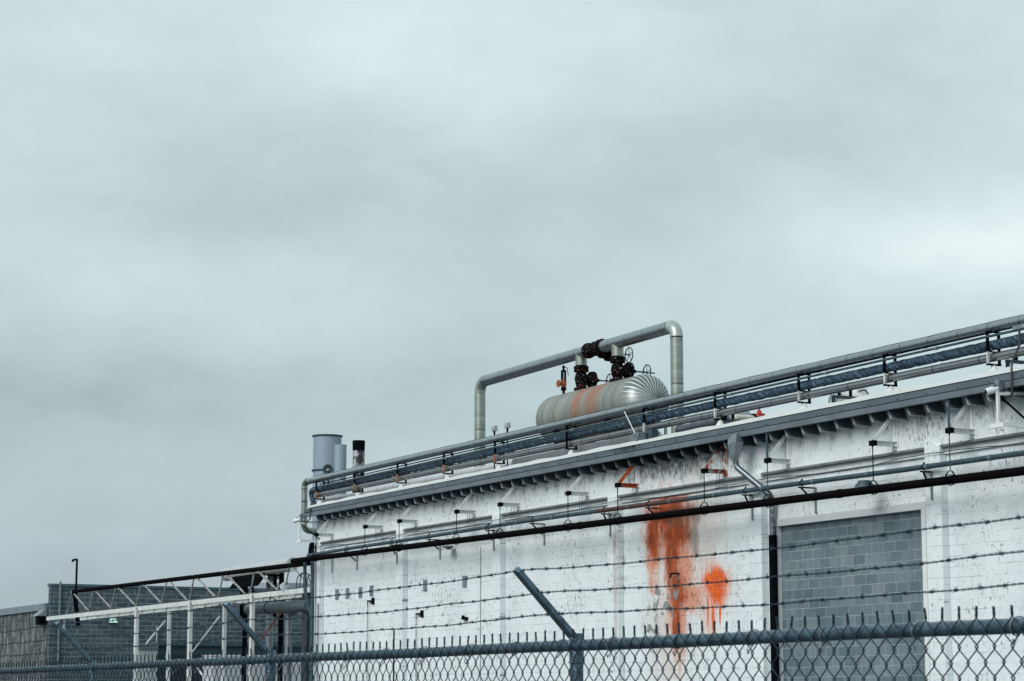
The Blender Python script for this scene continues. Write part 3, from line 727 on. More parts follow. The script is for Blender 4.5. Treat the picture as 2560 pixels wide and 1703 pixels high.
MB().lathe((k1.x, YK, kz), (1, 0, 0), [(0, RK + .008), (.03, RK + .008)] + [(L2 * math.sin(a) + .03, (RK + .008) * math.cos(a) + .003) for a in [math.pi / 2 * k / 14 for k in range(1, 15)]], 60).build('ribbed_head', mG, tank)
sd = MB()
for q in (.2, .8):
    X = k0.x + L * q
    poly = [(X - .1, YK + s * c_, z_) for s, c_, z_ in ((-1, .55, 8.05), (1, .55, 8.05), (1, .62, kz - .35), (1, .3, kz - .62), (-1, .3, kz - .62), (-1, .62, kz - .35))]
    sd.prism(poly, (.2, 0, 0))
sd.build('saddle', M['black_steel'], tank, smooth=False)
MB().ring((k1.x + .35, YK + .15, kz + .12), (1, .3, .2), .14, .03, 18, 6).build('nozzle', M['valve'], tank)

# plinth under the tank
pa = PY(1280, 1152, 28.3); pc = PY(1600, 1092, 28.3)
mc = mat_plain('stained_grey_plinth', (.20, .22, .24), .8, 0, .3, 3, dirt=(.1, .12, .13), streak=2)
tag(MB().box(pa.x, pc.x, 28.3, 30.4, ZR, 8.04).build('tank_plinth', mc, bevel=.02), 'low stained grey plinth carrying the tank behind the roof pipes', 'plinth')

# tall arch pipe
za = 10.74
aL = PY(1200, 1000, YK); aR = PY(1692, 900, YK)
arch = thing('arch_pipe', 'tall metal clad arch pipe rising over the roof tank', 'pipe', (aL.x, YK, ZR))
zA, zB = 10.70, 10.78
c1 = Vector((aL.x, YK, zA)); c2 = Vector((aR.x, YK, zB))
vm = PY(1488, 880, YK).x
def arch_z(X): return zA + (zB - zA) * (X - aL.x) / (aR.x - aL.x)
rr = .16
MB().tube([(aL.x, YK, ZR)] + [(aL.x, YK, zA - .32)], rr, 26).build('upright', M['jacket_v'], arch)
MB().tube([(aR.x, YK, ZR)] + [(aR.x, YK, zB - .32)], rr, 26).build('upright', M['jacket_v'], arch)
xq0, xq1 = PY(1470, 880, YK).x, PY(1508, 880, YK).x
MB().tube([(aL.x + .32, YK, arch_z(aL.x + .32)), (xq0, YK, arch_z(xq0))], rr + .002, 26).build('crosspipe', M['jacket'], arch)
MB().tube([(xq1, YK, arch_z(xq1)), (aR.x - .32, YK, arch_z(aR.x - .32))], rr + .002, 26).build('crosspipe', M['jacket'], arch)
for (a, s) in ((c1, 1), (c2, -1)):
    f_ = fillet([a + Vector((s * .6, 0, 0)), a, a + Vector((0, 0, -.6))], .32, 10)
    MB().tube(f_[1:-1], rr + .004, 26).build('elbow', mat_plain('elbow_cladding', (.42, .46, .44), .4, .6, .2, 6, dirt=(.7, .72, .7)), arch)
for px, zb_ in ((1453, 0), (1544, 0)):
    X = PY(px, 900, YK).x
    zs = PY(px, 914 if px < 1500 else 891, YK).z
    MB().tube([(X, YK, arch_z(X) - .05), (X, YK, zs)], rr * .97, 22).build('tee', M['jacket_v'], arch)
fo = MB().lathe((aL.x, YK, 7.62), (0, 0, 1), [(0, .24), (.03, .24)], 20); fo.build('base_flange', M['galv'], arch)

# valves
def wheel(mb, c, r, nrm=(0, 1, 0)):
    mb.ring(c, nrm, r, .016, 26, 6)
    for k in range(5):
        a = 2 * math.pi * k / 5 + .3; mb.tube([c, (c[0] + r * math.cos(a), c[1], c[2] + r * math.sin(a))], .010, 5)
def gate_valve(px, ytop, ybot, label):
    X = PY(px, 900, YK).x; zt = PY(px, ytop, YK).z; zb = PY(px, ybot, YK - .1).z
    zb = min(zb, kz + RK * .99) if zb > kz + RK * .9 else kz + RK * .98
    t = thing('gate_valve', label, 'valve', (X, YK, zb), 'black gate valves between the arch pipe and the tank')
    H = zt - zb; s = H / .62
    prof = [(0, .13), (.0, .20), (.06, .20), (.07, .13), (H * .25, .15), (H * .45, .185), (H * .62, .16), (H * .74, .12), (H * .75, .20), (H * .84, .20), (H * .85, .15), (H * .87, .20), (H * .95, .20), (H * .96, .14), (H, .14)]
    MB().lathe((X, YK, zb), (0, 0, 1), prof, 22).build('body', M['valve'], t)
    bt = MB()
    for zf in (zb + .03, zb + H * .8, zb + H * .91):
        for k in range(10):
            a = k * math.pi / 5; bt.tube([(X + .175 * math.cos(a), YK + .175 * math.sin(a), zf - .05), (X + .175 * math.cos(a), YK + .175 * math.sin(a), zf + .05)], .016, 6)
    bt.build('flange_bolts', M['valve'], t)
    zc = zb + H * .45
    MB().lathe((X, YK + .12, zc), (0, 1, 0), [(0, .13), (.14, .15), (.15, .22), (.20, .22), (.21, .23), (.26, .23), (.28, .14), (.34, .08), (.36, .05), (.42, .045)], 22).build('bonnet', M['valve'], t)
    MB().tube([(X, YK + .5, zc), (X, YK + 1.12, zc - .01)], .018, 8).tube([(X - .05, YK + .5, zc), (X - .05, YK + .72, zc)], .012, 6).tube([(X + .05, YK + .5, zc), (X + .05, YK + .72, zc)], .012, 6).build('stem', M['teal_pipe'], t)
    wm = MB(); wheel(wm, (X, YK + .88, zc), .20); wm.build('handwheel', M['teal_pipe'], t)
gate_valve(1453, 914, 973, 'black flaking gate valve under the left tee of the arch pipe')
gate_valve(1544, 891, 950, 'black and red flaking gate valve under the right tee of the arch pipe')
t = thing('inline_valve', 'dark red flaking valve set in the sloping arch pipe between its two tees', 'valve', (xq0, YK, arch_z(vm)))
d_ = (1, 0, (zB - zA) / (aR.x - aL.x))
Lv = xq1 - xq0
MB().lathe((xq0, YK, arch_z(xq0)), d_, [(0, .15), (.0, .21), (.07, .21), (.08, .16), (Lv * .3, .17), (Lv * .5, .2), (Lv * .7, .17), (Lv - .16, .15), (Lv - .15, .215), (Lv - .02, .215), (Lv, .15)], 24).build('body', M['valve'], t)
MB().lathe((xq0 + Lv * .55, YK + .1, arch_z(vm) - .12), (0, 1, 0), [(0, .13), (.2, .14), (.21, .2), (.3, .2), (.31, .1), (.45, .05)], 18).build('bonnet', M['valve'], t)
wm = MB(); wheel(wm, (xq0 + Lv * .55, YK + 1.0, arch_z(vm) - .1), .2); wm.tube([(xq0 + Lv * .55, YK + .5, arch_z(vm) - .1), (xq0 + Lv * .55, YK + 1.05, arch_z(vm) - .1)], .016, 8); wm.build('handwheel', M['teal_pipe'], t)
# relief valve
X = PY(1409, 950, YK).x; zb = kz + RK * .98; rv0 = set(o.name for o in bpy.data.objects)
t = thing('relief_valve', 'orange rusted relief valve with black spring cage standing on the left of the tank', 'valve', (X, YK, zb))
MB().lathe((X, YK, zb), (0, 0, 1), [(0, .05), (.16, .05), (.165, .10), (.21, .10), (.215, .06), (.225, .1), (.27, .1), (.275, .06)], 16).build('inlet', M['valve'], t)
MB().lathe((X, YK, zb + .275), (0, 0, 1), [(0, .075), (.08, .10), (.20, .10), (.21, .085), (.215, .11), (.25, .11), (.255, .07)], 16).lathe((X, YK - .06, zb + .40), (0, -1, 0), [(0, .07), (.12, .07), (.13, .13), (.17, .13), (.175, .075)], 16).build('body', M['orange_iron'], t)
cg = MB()
for k in range(4):
    a = k * math.pi / 2 + .6; cg.tube([(X + .085 * math.cos(a), YK + .085 * math.sin(a), zb + .53), (X + .085 * math.cos(a), YK + .085 * math.sin(a), zb + .86)], .022, 6)
cg.lathe((X, YK, zb + .85), (0, 0, 1), [(0, .1), (.04, .09), (.05, .045), (.14, .04), (.15, .06), (.19, .05), (.22, .02)], 14)
cg.tube(fillet([(X, YK, zb + .99), (X + .06, YK + .12, zb + .99), (X + .06, YK + .16, zb + .70)], .05, 3), .013, 6); cg.build('spring_cage', M['black_steel'], t)
sp = [(X + .05 * math.cos(k * .7), YK + .05 * math.sin(k * .7), zb + .54 + k * .0052) for k in range(60)]
MB().tube(sp, .011, 5).build('spring', M['galv'], t)
for o in bpy.data.objects:
    if o.name not in rv0 and o.type == 'MESH':
        for v_ in o.data.vertices: v_.co *= .76

# junction boxes
for px, py, lb in ((1236, 1071, 'left grey junction box on a black stem beside the arch pipe upright'), (1268.5, 1064, 'right grey junction box on a black stem beside the arch pipe upright')):
    c = PY(px, py, 28.0)
    t = thing('junction_box', lb, 'electrical box', (c.x, 28.0, ZR), 'grey boxes on the roof')
    MB().box(c.x - .085, c.x + .085, 27.94, 28.06, c.z - .075, c.z + .075).build('housing', M['box_grey'], t, bevel=.01)
    MB().lathe((c.x + .03, 27.938, c.z - .03), (0, -1, 0), [(0, .02), (.006, .02)], 10).build('plug', M['black_steel'], t)
    MB().tube([(c.x, 28.0, c.z - .076), (c.x, 28.0, c.z - .17)], .03, 10).tube([(c.x, 28.0, c.z - .17), (c.x, 28.0, ZR)], .018, 8).build('stem', M['black_steel'], t)

# stacks at the far end
def stack(px0, px1, pyt, Y, name, label, mt, rim=None):
    a = PY(px0, pyt + 30, Y); c = PY(px1, pyt + 30, Y)
    cx = (px0 + px1) / 2; ctr = PY(cx, pyt, Y)
    G = (ctr - CAM).dot(fw); r_ = (px1 - px0) / 2 * G / F
    t = thing(name, label, 'chimney', (ctr.x, Y, ZR))
    MB().tube([(ctr.x, Y, ZR - .4), (ctr.x, Y, ctr.z - .02)], r_, 36, caps=False).tube([(ctr.x, Y, ctr.z - .02), (ctr.x, Y, ZR - .4)], r_ - .02, 36, caps=False).build('flue', mt, t)
    return t, ctr, r_
t, c, r_ = stack(783.4, 854, 1091, 32, 'chimney_stack', 'widest blue grey round stack with dark rims at the far left of the roof', M['stack_blue'])
MB().ring((c.x, 32, c.z), (0, 0, 1), r_ + .02, .03, 40, 6).ring((c.x, 32, PY(818, 1177, 32).z), (0, 0, 1), r_ + .02, .035, 40, 6).build('rim', M['dark_teal'], t)
t, c, r_ = stack(836, 866.5, 1111, 31.3, 'chimney_stack', 'narrow plain blue grey stack standing right against the widest stack', M['stack_blue'])
t, c, r_ = stack(882, 912, 1102, 31.3, 'chimney_stack', 'narrow chimney with black charred top and peeling silver sides', mat_plain('peeling_burnt_stack', (.42, .44, .46), .5, .3, .2, 3, rust=.62, rustcol=(.02, .018, .018), dirt=(.02, .02, .02), streak=1.5))
zc = PY(897, 1130, 31.3).z
nz = MB().lathe((c.x, 31.3, zc), (0, 0, 1), [(-.05, r_ * .8), (.0, r_ * .99), (.12, r_ * 1.03), (c.z - zc, r_ * 1.05)], 30); nz.build('charred_cowl', M['black_steel'], t)
# horn speaker
c = PY(821, 1175, 29.5)
t = thing('horn_speaker', 'small dark horn speaker above the far end of the roof pipes, before the widest stack', 'speaker', (c.x, 29.5, ZR))
hd = Vector((.75, -.65, 0))
MB().lathe(c, hd, [(-.22, .05), (-.1, .06), (0, .10), (.06, .18), (.065, .185), (.05, .15), (-.02, .05)], 20).build('horn', M['dark_teal'], t)
MB().ball(c + hd * .06, .035, 10, 8).build('driver', M['cap'], t)
MB().tube([c + Vector((0, 0, -.05)), (c.x, 29.5, ZR)], .03, 8).build('stem', M['black_steel'], t)

# pale pipe lying on the roof
def seg_pipe(name, label, p0, p1, Y, r_, mt, extra=None, legs=True):
    a = PY(p0[0], p0[1], Y); c = PY(p1[0], p1[1], Y)
    t = thing(name, label, 'pipe', (a.x, Y, ZR))
    MB().tube([a, c], r_, 22).build('pipe_run', mt, t)
    for q in (.0, .33, .66, 1.): v = a.lerp(c, q); MB().lathe(v, c - a, [(-.03, r_ + .012), (.03, r_ + .012)], 22).build('collar', mt, t)
    if legs:
        lg = MB()
        for q in (.15, .85): v = a.lerp(c, q); lg.box(v.x - .05, v.x + .05, Y - .06, Y + .06, ZR, v.z - r_ * .9)
        lg.build('foot', M['galv'], t, smooth=False)
    return t
seg_pipe('pale_roof_pipe', 'pale insulated pipe lying on the roof behind the left part of the pipe run', (912, 1232), (1288, 1161), 28.7, .13, M['jacket_pale'])
seg_pipe('short_roof_pipe', 'short pale pipe on the roof at the far left end under the pipe run', (812, 1249), (905, 1237), 28.0, .085, M['jacket_pale'])
seg_pipe('dark_roof_pipe', 'dark jacketed pipe on the roof right of the tall arch pipe', (1700, 1076), (1812, 1051), 28.8, .115, M['duct'])

# equipment right of the arch
def gantry(px, py, w_, h_, Y, label):
    a = PY(px, py, Y); G = (a - CAM).dot(fw); mpp = G / F
    t = thing('roof_stand', label, 'stand', (a.x, Y, ZR), 'small portal stands on the roof')
    W = w_
    MB().box(a.x - .03, a.x + .03, Y, Y + .06, ZR, a.z - .06).build('leg', M['dark_teal'], t, smooth=False)
    MB().box(a.x - .03, a.x + .03, Y + W - .06, Y + W, ZR, a.z - .06).build('leg', M['dark_teal'], t, smooth=False)
    MB().box(a.x - .04, a.x + .04, Y, Y + W, a.z - .058, a.z).build('crossbeam', M['dark_teal'], t, smooth=False)
    sb = MB().box(a.x - .03, a.x + .03, Y + W * .25, Y + W * .32, a.z + .002, a.z + .12).box(a.x - .03, a.x + .03, Y + W * .72, Y + W * .79, a.z + .002, a.z + .14)
    sb.tube([(a.x, Y + W * .22 + W * .6 * k / 12, a.z + .14 + .012 * math.cos(k * 2.1)) for k in range(13)], .022, 8); sb.build('roller', M['black_steel'], t)
    return t
gantry(1789, 1046, .62, 0, 27.7, 'dark portal stand in front of the cream pipe near the red valve')
gantry(2081, 988, .62, 0, 27.9, 'dark portal stand in front of the round roof fan')
gantry(2516, 899, .8, 0, 27.7, 'dark portal stand at the right edge of the picture above the roof edge')
a = PY(1838, 1044, 28.3); c = PY(1884, 1047, 29.0)
t = thing('cream_pipe', 'short cream plastic pipe on the roof ending at the red valve', 'pipe', (a.x, 28.3, ZR))
dr = (c - a).normalized()
MB().tube([a, c], .075, 18).build('pipe_run', M['cream'], t)
MB().tube([a + Vector((0, 0, -.02)), (a.x, a.y, ZR)], .05, 12).build('foot', M['cream'], t)
t = thing('red_valve', 'bright red valve cap on the end of the cream pipe', 'valve', (c.x, c.y, ZR))
MB().lathe(c - dr * .02, dr, [(0, .10), (.05, .11), (.06, .13), (.12, .13), (.13, .11), (.42, .10), (.46, .05)], 18).lathe(c + dr * .24, (0, 0, 1), [(.05, .14), (.12, .14), (.13, .06), (.19, .055), (.2, .03), (.27, .02)], 16).build('body', M['red_iron'], t)
MB().tube([c + dr * .24 + Vector((0, 0, -.08)), (c.x + dr.x * .24, c.y + dr.y * .24, ZR)], .03, 8).build('foot', M['black_steel'], t)
MB().lathe(c - dr * .05, dr, [(0, .085), (.028, .12), (.029, .08)], 18).build('gasket', M['black_steel'], t)
# round silver drum behind
c = PY(1843, 1045, 30); t = thing('silver_drum', 'rounded silver drum end behind the cream pipe', 'tank', (c.x, 30, ZR))
MB().lathe((c.x - .5, 30, c.z - .05), (1, 0, 0), [(-.05, .10), (0, .2), (.5, .24), (.52, .26), (.55, .26), (.57, .2), (.9, .19), (.92, .1)], 24).build('drum', M['jacket'], t)
MB().box(c.x - .2, c.x - .1, 29.9, 30.1, ZR, c.z - .27).box(c.x + .1, c.x + .2, 29.9, 30.1, ZR, c.z - .23).build('foot', M['galv'], t, smooth=False)
# fan
c = PY(2098, 1003, 28.7)
t = thing('roof_fan', 'round fan with wire guards and pale casing on the roof right of the red valve', 'fan', (c.x, 28.7, ZR))
MB().lathe((c.x, 28.75, c.z - .02), (0, 1, 0), [(0, .12), (.02, .24), (.45, .24), (.47, .2)], 28).build('casing', mat_plain('pale_fan_casing', (.6, .62, .6), .5, 0, .15, 8, rust=.15), t)
gd = MB()
for k in range(5): gd.ring((c.x - .10, 28.72 - .12 * (1 - (k / 5) ** 2), c.z - .03), (0, 1, 0), .05 + .055 * k, .006, 28, 4)
for k in range(12):
    a = k * math.pi / 6; gd.tube([(c.x - .1, 28.6, c.z - .03), (c.x - .1 + .15 * math.cos(a), 28.64, c.z - .03 + .15 * math.sin(a)), (c.x - .1 + .27 * math.cos(a), 28.73, c.z - .03 + .27 * math.sin(a))], .006, 4)
gd.ring((c.x + .1, 29.25, c.z), (0, 1, 0), .26, .015, 28, 5); gd.build('guard', M['black_steel'], t)
bx = PY(2138, 985, 29.3); MB().box(bx.x - .22, bx.x + .18, 29.2, 29.5, ZR, bx.z + .12).build('cabinet', M['cap'], t, bevel=.01)
MB().box(c.x - .2, c.x + .2, 28.8, 29.1, ZR, c.z - .26).build('foot', M['dark_teal'], t, smooth=False)
# flood light hanging before the lower pipe
c = PY(1601, 1091, YF + .12)
t = thing('flood_light', 'grey box flood light on the roof edge below the tank', 'light', (c.x, YF + .15, ZR + .1))
MB().quadbox([(c.x - .16, YF - .0, c.z - .10), (c.x + .12, YF - .03, c.z - .13), (c.x + .12, YF + .2, c.z - .10), (c.x - .16, YF + .2, c.z - .08), (c.x - .18, YF - .02, c.z + .07), (c.x + .14, YF - .04, c.z + .07), (c.x + .14, YF + .22, c.z + .09), (c.x - .18, YF + .22, c.z + .09)]).build('housing', M['galv'], t, bevel=.012)
MB().box(c.x + .0, c.x + .3, YF + .24, YF + .44, c.z - .12, c.z + .14).build('ballast', M['dark_teal'], t, bevel=.01)
MB().box(c.x - .05, c.x + .05, YF + .1, YF + .3, 7.50, c.z - .11).build('mount', M['black_steel'], t, smooth=False)
a = PY(1561, 1029, YR - .2)
MB().tube([a, (c.x - .12, YF + .05, c.z + .07)], .012, 6).build('prop_rod', M['cap'], t)
MB().tube([(c.x - .03, YF + .02, c.z - .13), (c.x - .1, YF - .03, c.z - .25)], .015, 6).build('lever', M['black_steel'], t)
# clutter on the roof between the flood light and the arch upright
c = PY(1650, 1088, YF + .7)
t = thing('roof_valve_set', 'pale pipe stub with small white box behind the roof edge, left of the arch upright', 'pipe', (c.x, c.y, ZR))
MB().tube([(c.x - .5, c.y, c.z), (c.x + .35, c.y + .3, c.z - .02)], .04, 12).build('pipe_run', M['jacket_low'], t)
MB().box(c.x - .36, c.x - .12, c.y - .12, c.y + .1, ZR, c.z + .1).build('box', M['cap'], t, bevel=.01)
c2_ = PY(1664, 1075, YF + .9); MB().tube([(c2_.x, c2_.y, ZR), (c2_.x, c2_.y, c2_.z + .12)], .038, 12).build('stub', M['jacket_pale'], t)

# ------------------------------------------------------------------ security cameras on their frames
def sec_camera(fx, fy, label, cam_label, cpx, cpy, black=False):
    """white angle frame standing off the wall, camera on its outer top corner"""
    o = PY(fx, fy, YF - .12)            # outer lower corner
    H = .62
    t = thing('camera_frame', label, 'bracket', (o.x, YU, o.z))
    MB().box(o.x - .22, o.x + .16, o.y - .03, o.y + .03, o.z - .05, o.z + .03).bar((o.x + .13, o.y, o.z), (o.x + .13, YU, o.z - .02), .05, .07).build('lower_arm', M['white_steel'], t, smooth=False)
    MB().bar((o.x, o.y, o.z + .03), (o.x, o.y, o.z + H), .06, .05).build('post', M['white_steel'], t, smooth=False)
    MB().bar((o.x, o.y, o.z + H - .05), (o.x + .1, YU, o.z + H - .03), .05, .06).build('upper_arm', M['white_steel'], t, smooth=False)
    MB().bar((o.x + .02, o.y + .03, o.z + H - .1), (o.x + .12, YU, o.z + .05), .03, .03).build('brace', M['black_steel'], t, smooth=False)
    c = Vector((o.x - .06, o.y - .06, o.z + H + .02))
    t = thing('security_camera', cam_label, 'camera', c)
    d = Vector((-.35, -.8, -.25)).normalized() if not black else Vector((-.9, -.5, -.2)).normalized()
    MB().lathe(c - d * .14, d, [(0, .05), (.02, .062), (.24, .065), (.27, .062), (.272, .05)], 16).build('housing', M['cap'], t)
    MB().lathe(c + d * .125, d, [(0, .045), (.012, .045)], 14).build('lens', M['black_steel'], t)
    MB().box(c.x - .07, c.x + .07, c.y - .02, c.y + .12, c.z + .063, c.z + .09).box(c.x + .0, c.x + .12, c.y + .05, c.y + .13, c.z - .02, c.z + .18).build('mount', M['galv'], t, smooth=False)
    return o
o1 = sec_camera(2497, 1062, 'white angle frame on the upper wall near the right edge holding a camera', 'white security camera on the frame by the rightmost wall bracket', 0, 0)
o2 = sec_camera(749, 1352, 'white angle frame sticking out past the left corner of the wall', 'small camera on the white frame past the left corner of the wall', 0, 0, True)
# cables
c0 = PY(2548, 823, YR - .18)
pts = fillet([c0, PY(2550, 860, YR - .19), PY(2530, 905, YF + .0), PY(2528, 960, YF - .07), PY(2532, 985, YF - .04), PY(2519, 995, YF + .2)], .15, 5)
t = thing('conduit_outlet', 'aluminium conduit box with thick grey cable drooping over the roof edge at the right', 'electrical box', c0)
MB().tube(pts, .022, 8).build('cable', M['rubber'], t)
MB().box(c0.x - .16, c0.x + .16, c0.y - .03, c0.y + .03, c0.z - .01, c0.z + .07).build('outlet_box', M['galv'], t, bevel=.015)
pts = fillet([PY(787, 1245, YR - .15), PY(773, 1270, YF), PY(775, 1285, YF - .05), PY(776, 1296, YF - .05), PY(768, 1306, YF + .1), PY(752, 1303, YF - .1)], .15, 5)
tag(MB().tube(pts, .020, 8).build('drooping_cable', M['rubber']), 'thick black cable looping over the left end of the roof edge to the camera', 'cable')

# wall bits -------------------------------------------------------------
def wallbit(px, py, name, label, cat, kind):
    c = PY(px, py, YW - .05); t = thing(name, label, cat, (c.x, YW - .002, c.z))
    if kind == 'arm':
        MB().box(c.x + .03, c.x + .17, YW - .05, YW - .003, c.z - .07, c.z + .12).build('plate', M['black_steel'], t, smooth=False)
        MB().box(c.x - .22, c.x + .028, YW - .08, YW - .05, c.z + .0, c.z + .05).tube([(c.x - .2, YW - .065, c.z), (c.x - .2, YW - .065, c.z - .12)], .015, 6).build('arm', M['black_steel'], t, smooth=False)
        MB().tube([(c.x - .22, YW - .065, c.z - .12), (c.x - .24, YW - .06, 1.2)], .006, 4).tube([(c.x - .17, YW - .065, c.z - .12), (c.x - .15, YW - .06, 1.2)], .006, 4).build('cord', M['rubber'], t)
    else:
        MB().box(c.x - .12, c.x + .12, YW - .10, YW - .003, c.z - .04, c.z + .03).box(c.x - .08, c.x - .0, YW - .11, YW - .05, c.z + .031, c.z + .08).build('plate', M['black_steel'], t, smooth=False)
wallbit(1049, 1537, 'wall_hook', 'black arm on a small plate with cords hanging, left middle of the white wall', 'hook', 'arm')
wallbit(927, 1505, 'wall_hook', 'small dark hook with hanging cord under the row of four grey plates', 'hook', 'arm')
wallbit(1162, 1546, 'wall_catch', 'small black catch on the white wall right of the black arm', 'catch', 'c')
c = PY(1688, 1437, YW - .05); tag(MB().tube(fillet([(c.x + .10, YW - .003, c.z + .02), (c.x + .06, YW - .09, c.z + .03), (c.x - .12, YW - .10, c.z + .02), (c.x - .13, YW - .10, c.z - .07)], .03, 3), .02, 8).build('wall_stub', M['black_steel']), 'black iron hook sticking out of the orange rust stain', 'hook')
X = XW(1200.5, YW - .02, 1450)
tag(MB().tube([(X, YW - .012, 5.6), (X, YW - .012, 0)], .012, 6).build('wall_conduit', mat_plain('grey_conduit', (.3, .32, .34), .6, 0, .3, 9)), 'thin grey vertical line of conduit on the wall left of the middle pilaster', 'conduit')
for dx, dz in ((0, 5.35), (.0, 5.)): pass
c = PY(1122, 1370, YW - .25)
tag(MB().ball((c.x, YW - .25, c.z), .1, 12, 8, (1.6, .7, .5)).box(c.x - .3, c.x - .02, YW - .3, YW - .1, c.z + .02, c.z + .06).build('wall_lamp', M['dark_teal']), 'small dark lamp tucked under the brown pipe, between second and third pilasters', 'light')
# funnel shaped cover on brown pipe (right)
c = PY(2160, 1205, YB + .15)
tag(MB().lathe((c.x, YB + .16, brown_z(c.x) + .04), (0, 0, 1), [(0, .22), (.06, .2), (.18, .12), (.19, .02)], 14).build('wall_lamp', M['dark_teal']), 'dark cone lamp shade peeking over the brown pipe above the block filled doorway', 'light')
c = PX(985, 1575, XW(985, 24, 1575))
tag(MB().tube([(c.x, c.y, 0), (c.x, c.y, c.z)], .022, 8).build('marker_pole', M['black_steel']), 'thin black upright rod in front of the white wall, its tip just above the fence', 'pole')

# ------------------------------------------------------------------ corner pipes and duct
t = thing('corner_pipes', 'bundle of blue grey pipes dropping down the left corner of the white wall', 'pipe', (XL - .2, YW - .3, 0))
Yc = YW - .35
pts = fillet([PY(762, 1404, Yc), PY(763, 1478, Yc), PY(779, 1545, Yc + .15), Vector((PY(779, 1545, Yc + .15).x, Yc + .15, 0))], .3, 5)
MB().tube(pts, .055, 12).build('bent_pipe', M['teal_pipe'], t)
a = PY(781, 1395, Yc + .05); MB().tube([a, (a.x + .05, a.y, 4.6), (a.x + .05, a.y, 0)], .06, 12).build('upright_pipe', M['teal_pipe'], t)
a = PY(792, 1500, Yc + .12)
MB().tube([(a.x, a.y, 4.5), (a.x, a.y, 0)], .05, 12).build('pale_pipe', M['jacket_pale'], t)
a = PY(776, 1373, YW - .3)
tag(MB().prism([(a.x - .22, a.y, a.z - .22), (a.x + .18, a.y, a.z - .22), (a.x + .2, a.y, a.z + .2), (a.x - .05, a.y, a.z + .2), (a.x - .13, a.y, a.z + .12)], (0, .05, 0)).build('gusset_plate', M['black_steel'], smooth=False), 'black gusset plate at the left corner of the wall above the brown pipe', 'plate')
# dark column
a = PY(768, 1540, YT + .5)
col = thing('steel_column', 'thick dark steel column behind the corner pipes at the end of the white wall', 'column', (a.x, YT + .5, 0))
MB().box(a.x - .22, a.x + .22, YT + .4, YT + .62, 0, 5.0).build('shaft', mat_plain('dark_column', (.014, .022, .028), .5, 0, .2, 2), col, smooth=False)
MB().box(a.x - .3, a.x + .3, YT + .35, YT + .7, 0, .03).build('base_plate', M['black_steel'], col, smooth=False)
# big dull duct
a = PY(622, 1523, YT + 1.0); c = PY(775, 1514, YT + .35)
t = thing('horizontal_duct', 'fat dull grey duct with rounded end slung below the rack beside the wall corner', 'duct', (a.x, a.y, a.z))
dd = (c - a).normalized(); LL = (c - a).length; dr_ = .20
MB().lathe(a, dd, [(-.16, .02), (-.14, .09), (-.07, .165), (0, .195), (.01, dr_)] + [(LL * k / 6, dr_) for k in range(1, 7)], 26).build('shell', M['duct'], t)
MB().lathe(a + dd * (LL * .36), dd, [(-.03, dr_ + .012), (.03, dr_ + .012)], 26).build('strap', M['black_steel'], t)
q = a + dd * (LL * .36); MB().tube([q + Vector((-.0, 0, dr_)), q + Vector((.05, 0, .42))], .02, 6).tube(fillet([q + Vector((.0, 0, dr_)), q + Vector((.1, 0, .36)), q + Vector((.7, 0, .22))], .1, 3), .018, 6).build('hanger', M['black_steel'], t)
# upright silver pipes
for px, pyt, Y, r_, lb in ((676, 1440, YT + 2.2, .125, 'tall silver upright pipe standing behind the near end of the white rack'), (722, 1530, YT + .9, .11, 'shorter silver upright pipe with elbow under the grey duct near the wall corner')):
    a = PY(px, pyt, Y); t = thing('upright_pipe', lb, 'pipe', (a.x, Y, 0))
    MB().tube(fillet([(a.x + .45, Y + .2, a.z), (a.x, Y, a.z), (a.x, Y, 0)], .2, 6), r_ * 1.1, 18).build('jacket', M['jacket_up'], t)
    MB().lathe((a.x, Y, a.z - .35), (0, 0, 1), [(0, r_ * 1.16), (.03, r_ * 1.16)], 18).build('collar', M['galv'], t)
# pale pipe above the rack
a = PY(566, 1437, YT + 1.6); c = PY(732, 1411, YT + 1.6)
t = thing('pale_rack_pipe', 'pale fat pipe lying above the rack behind the brown pipe', 'pipe', (a.x, a.y, a.z))
MB().tube([a, c], .24, 24).build('pipe_run', M['jacket_pale'], t)
pa_ = MB()
for q in (.25, .75):
    v = a.lerp(c, q); pa_.box(v.x - .06, v.x + .06, v.y - .3, v.y + .3, v.z - .32, v.z - .25).box(v.x - .05, v.x + .05, v.y - .05, v.y + .05, 4.4, v.z - .32)
pa_.build('saddle_post', M['black_steel'], t, smooth=False)
# portal frame and hood behind the rack
a = PY(635, 1431, YT + 2.0)
t = thing('black_portal', 'black steel portal rising behind the rack left of the wall corner', 'frame', (a.x, a.y, 0))
b_ = PY(704, 1438, YT + 2.0 + .0)
MB().bar((a.x - .9, a.y, a.z), (b_.x, a.y, a.z - .02), .12, .11).build('crossbeam', M['black_steel'], t, smooth=False)
MB().box(b_.x - .1, b_.x + .1, a.y - .06, a.y + .06, 0, a.z - .08).build('post', M['black_steel'], t, smooth=False)
MB().box(a.x - .95, a.x - .75, a.y - .06, a.y + .06, 0, a.z - .08).build('post', M['black_steel'], t, smooth=False)
a = PY(590, 1448, YT + 1.4); c = PY(657, 1448, YT + 1.4); zb = PY(620, 1469, YT + 1.4).z
t = thing('ribbed_hood', 'dark ribbed sheet metal hood behind the rack below the brown pipe', 'hood', (a.x, a.y, 4.6))
hh = MB(); n = 22
for k in range(n):
    x0 = a.x + (c.x - a.x) * k / n; x1 = a.x + (c.x - a.x) * (k + .55) / n
    hh.quadbox([(x0 - .06, a.y - .25, zb), (x1 - .06, a.y - .25, zb), (x1 - .06, a.y - .2, zb), (x0 - .06, a.y - .2, zb), (x0, a.y, a.z), (x1, a.y, a.z), (x1, a.y + .05, a.z), (x0, a.y + .05, a.z)])
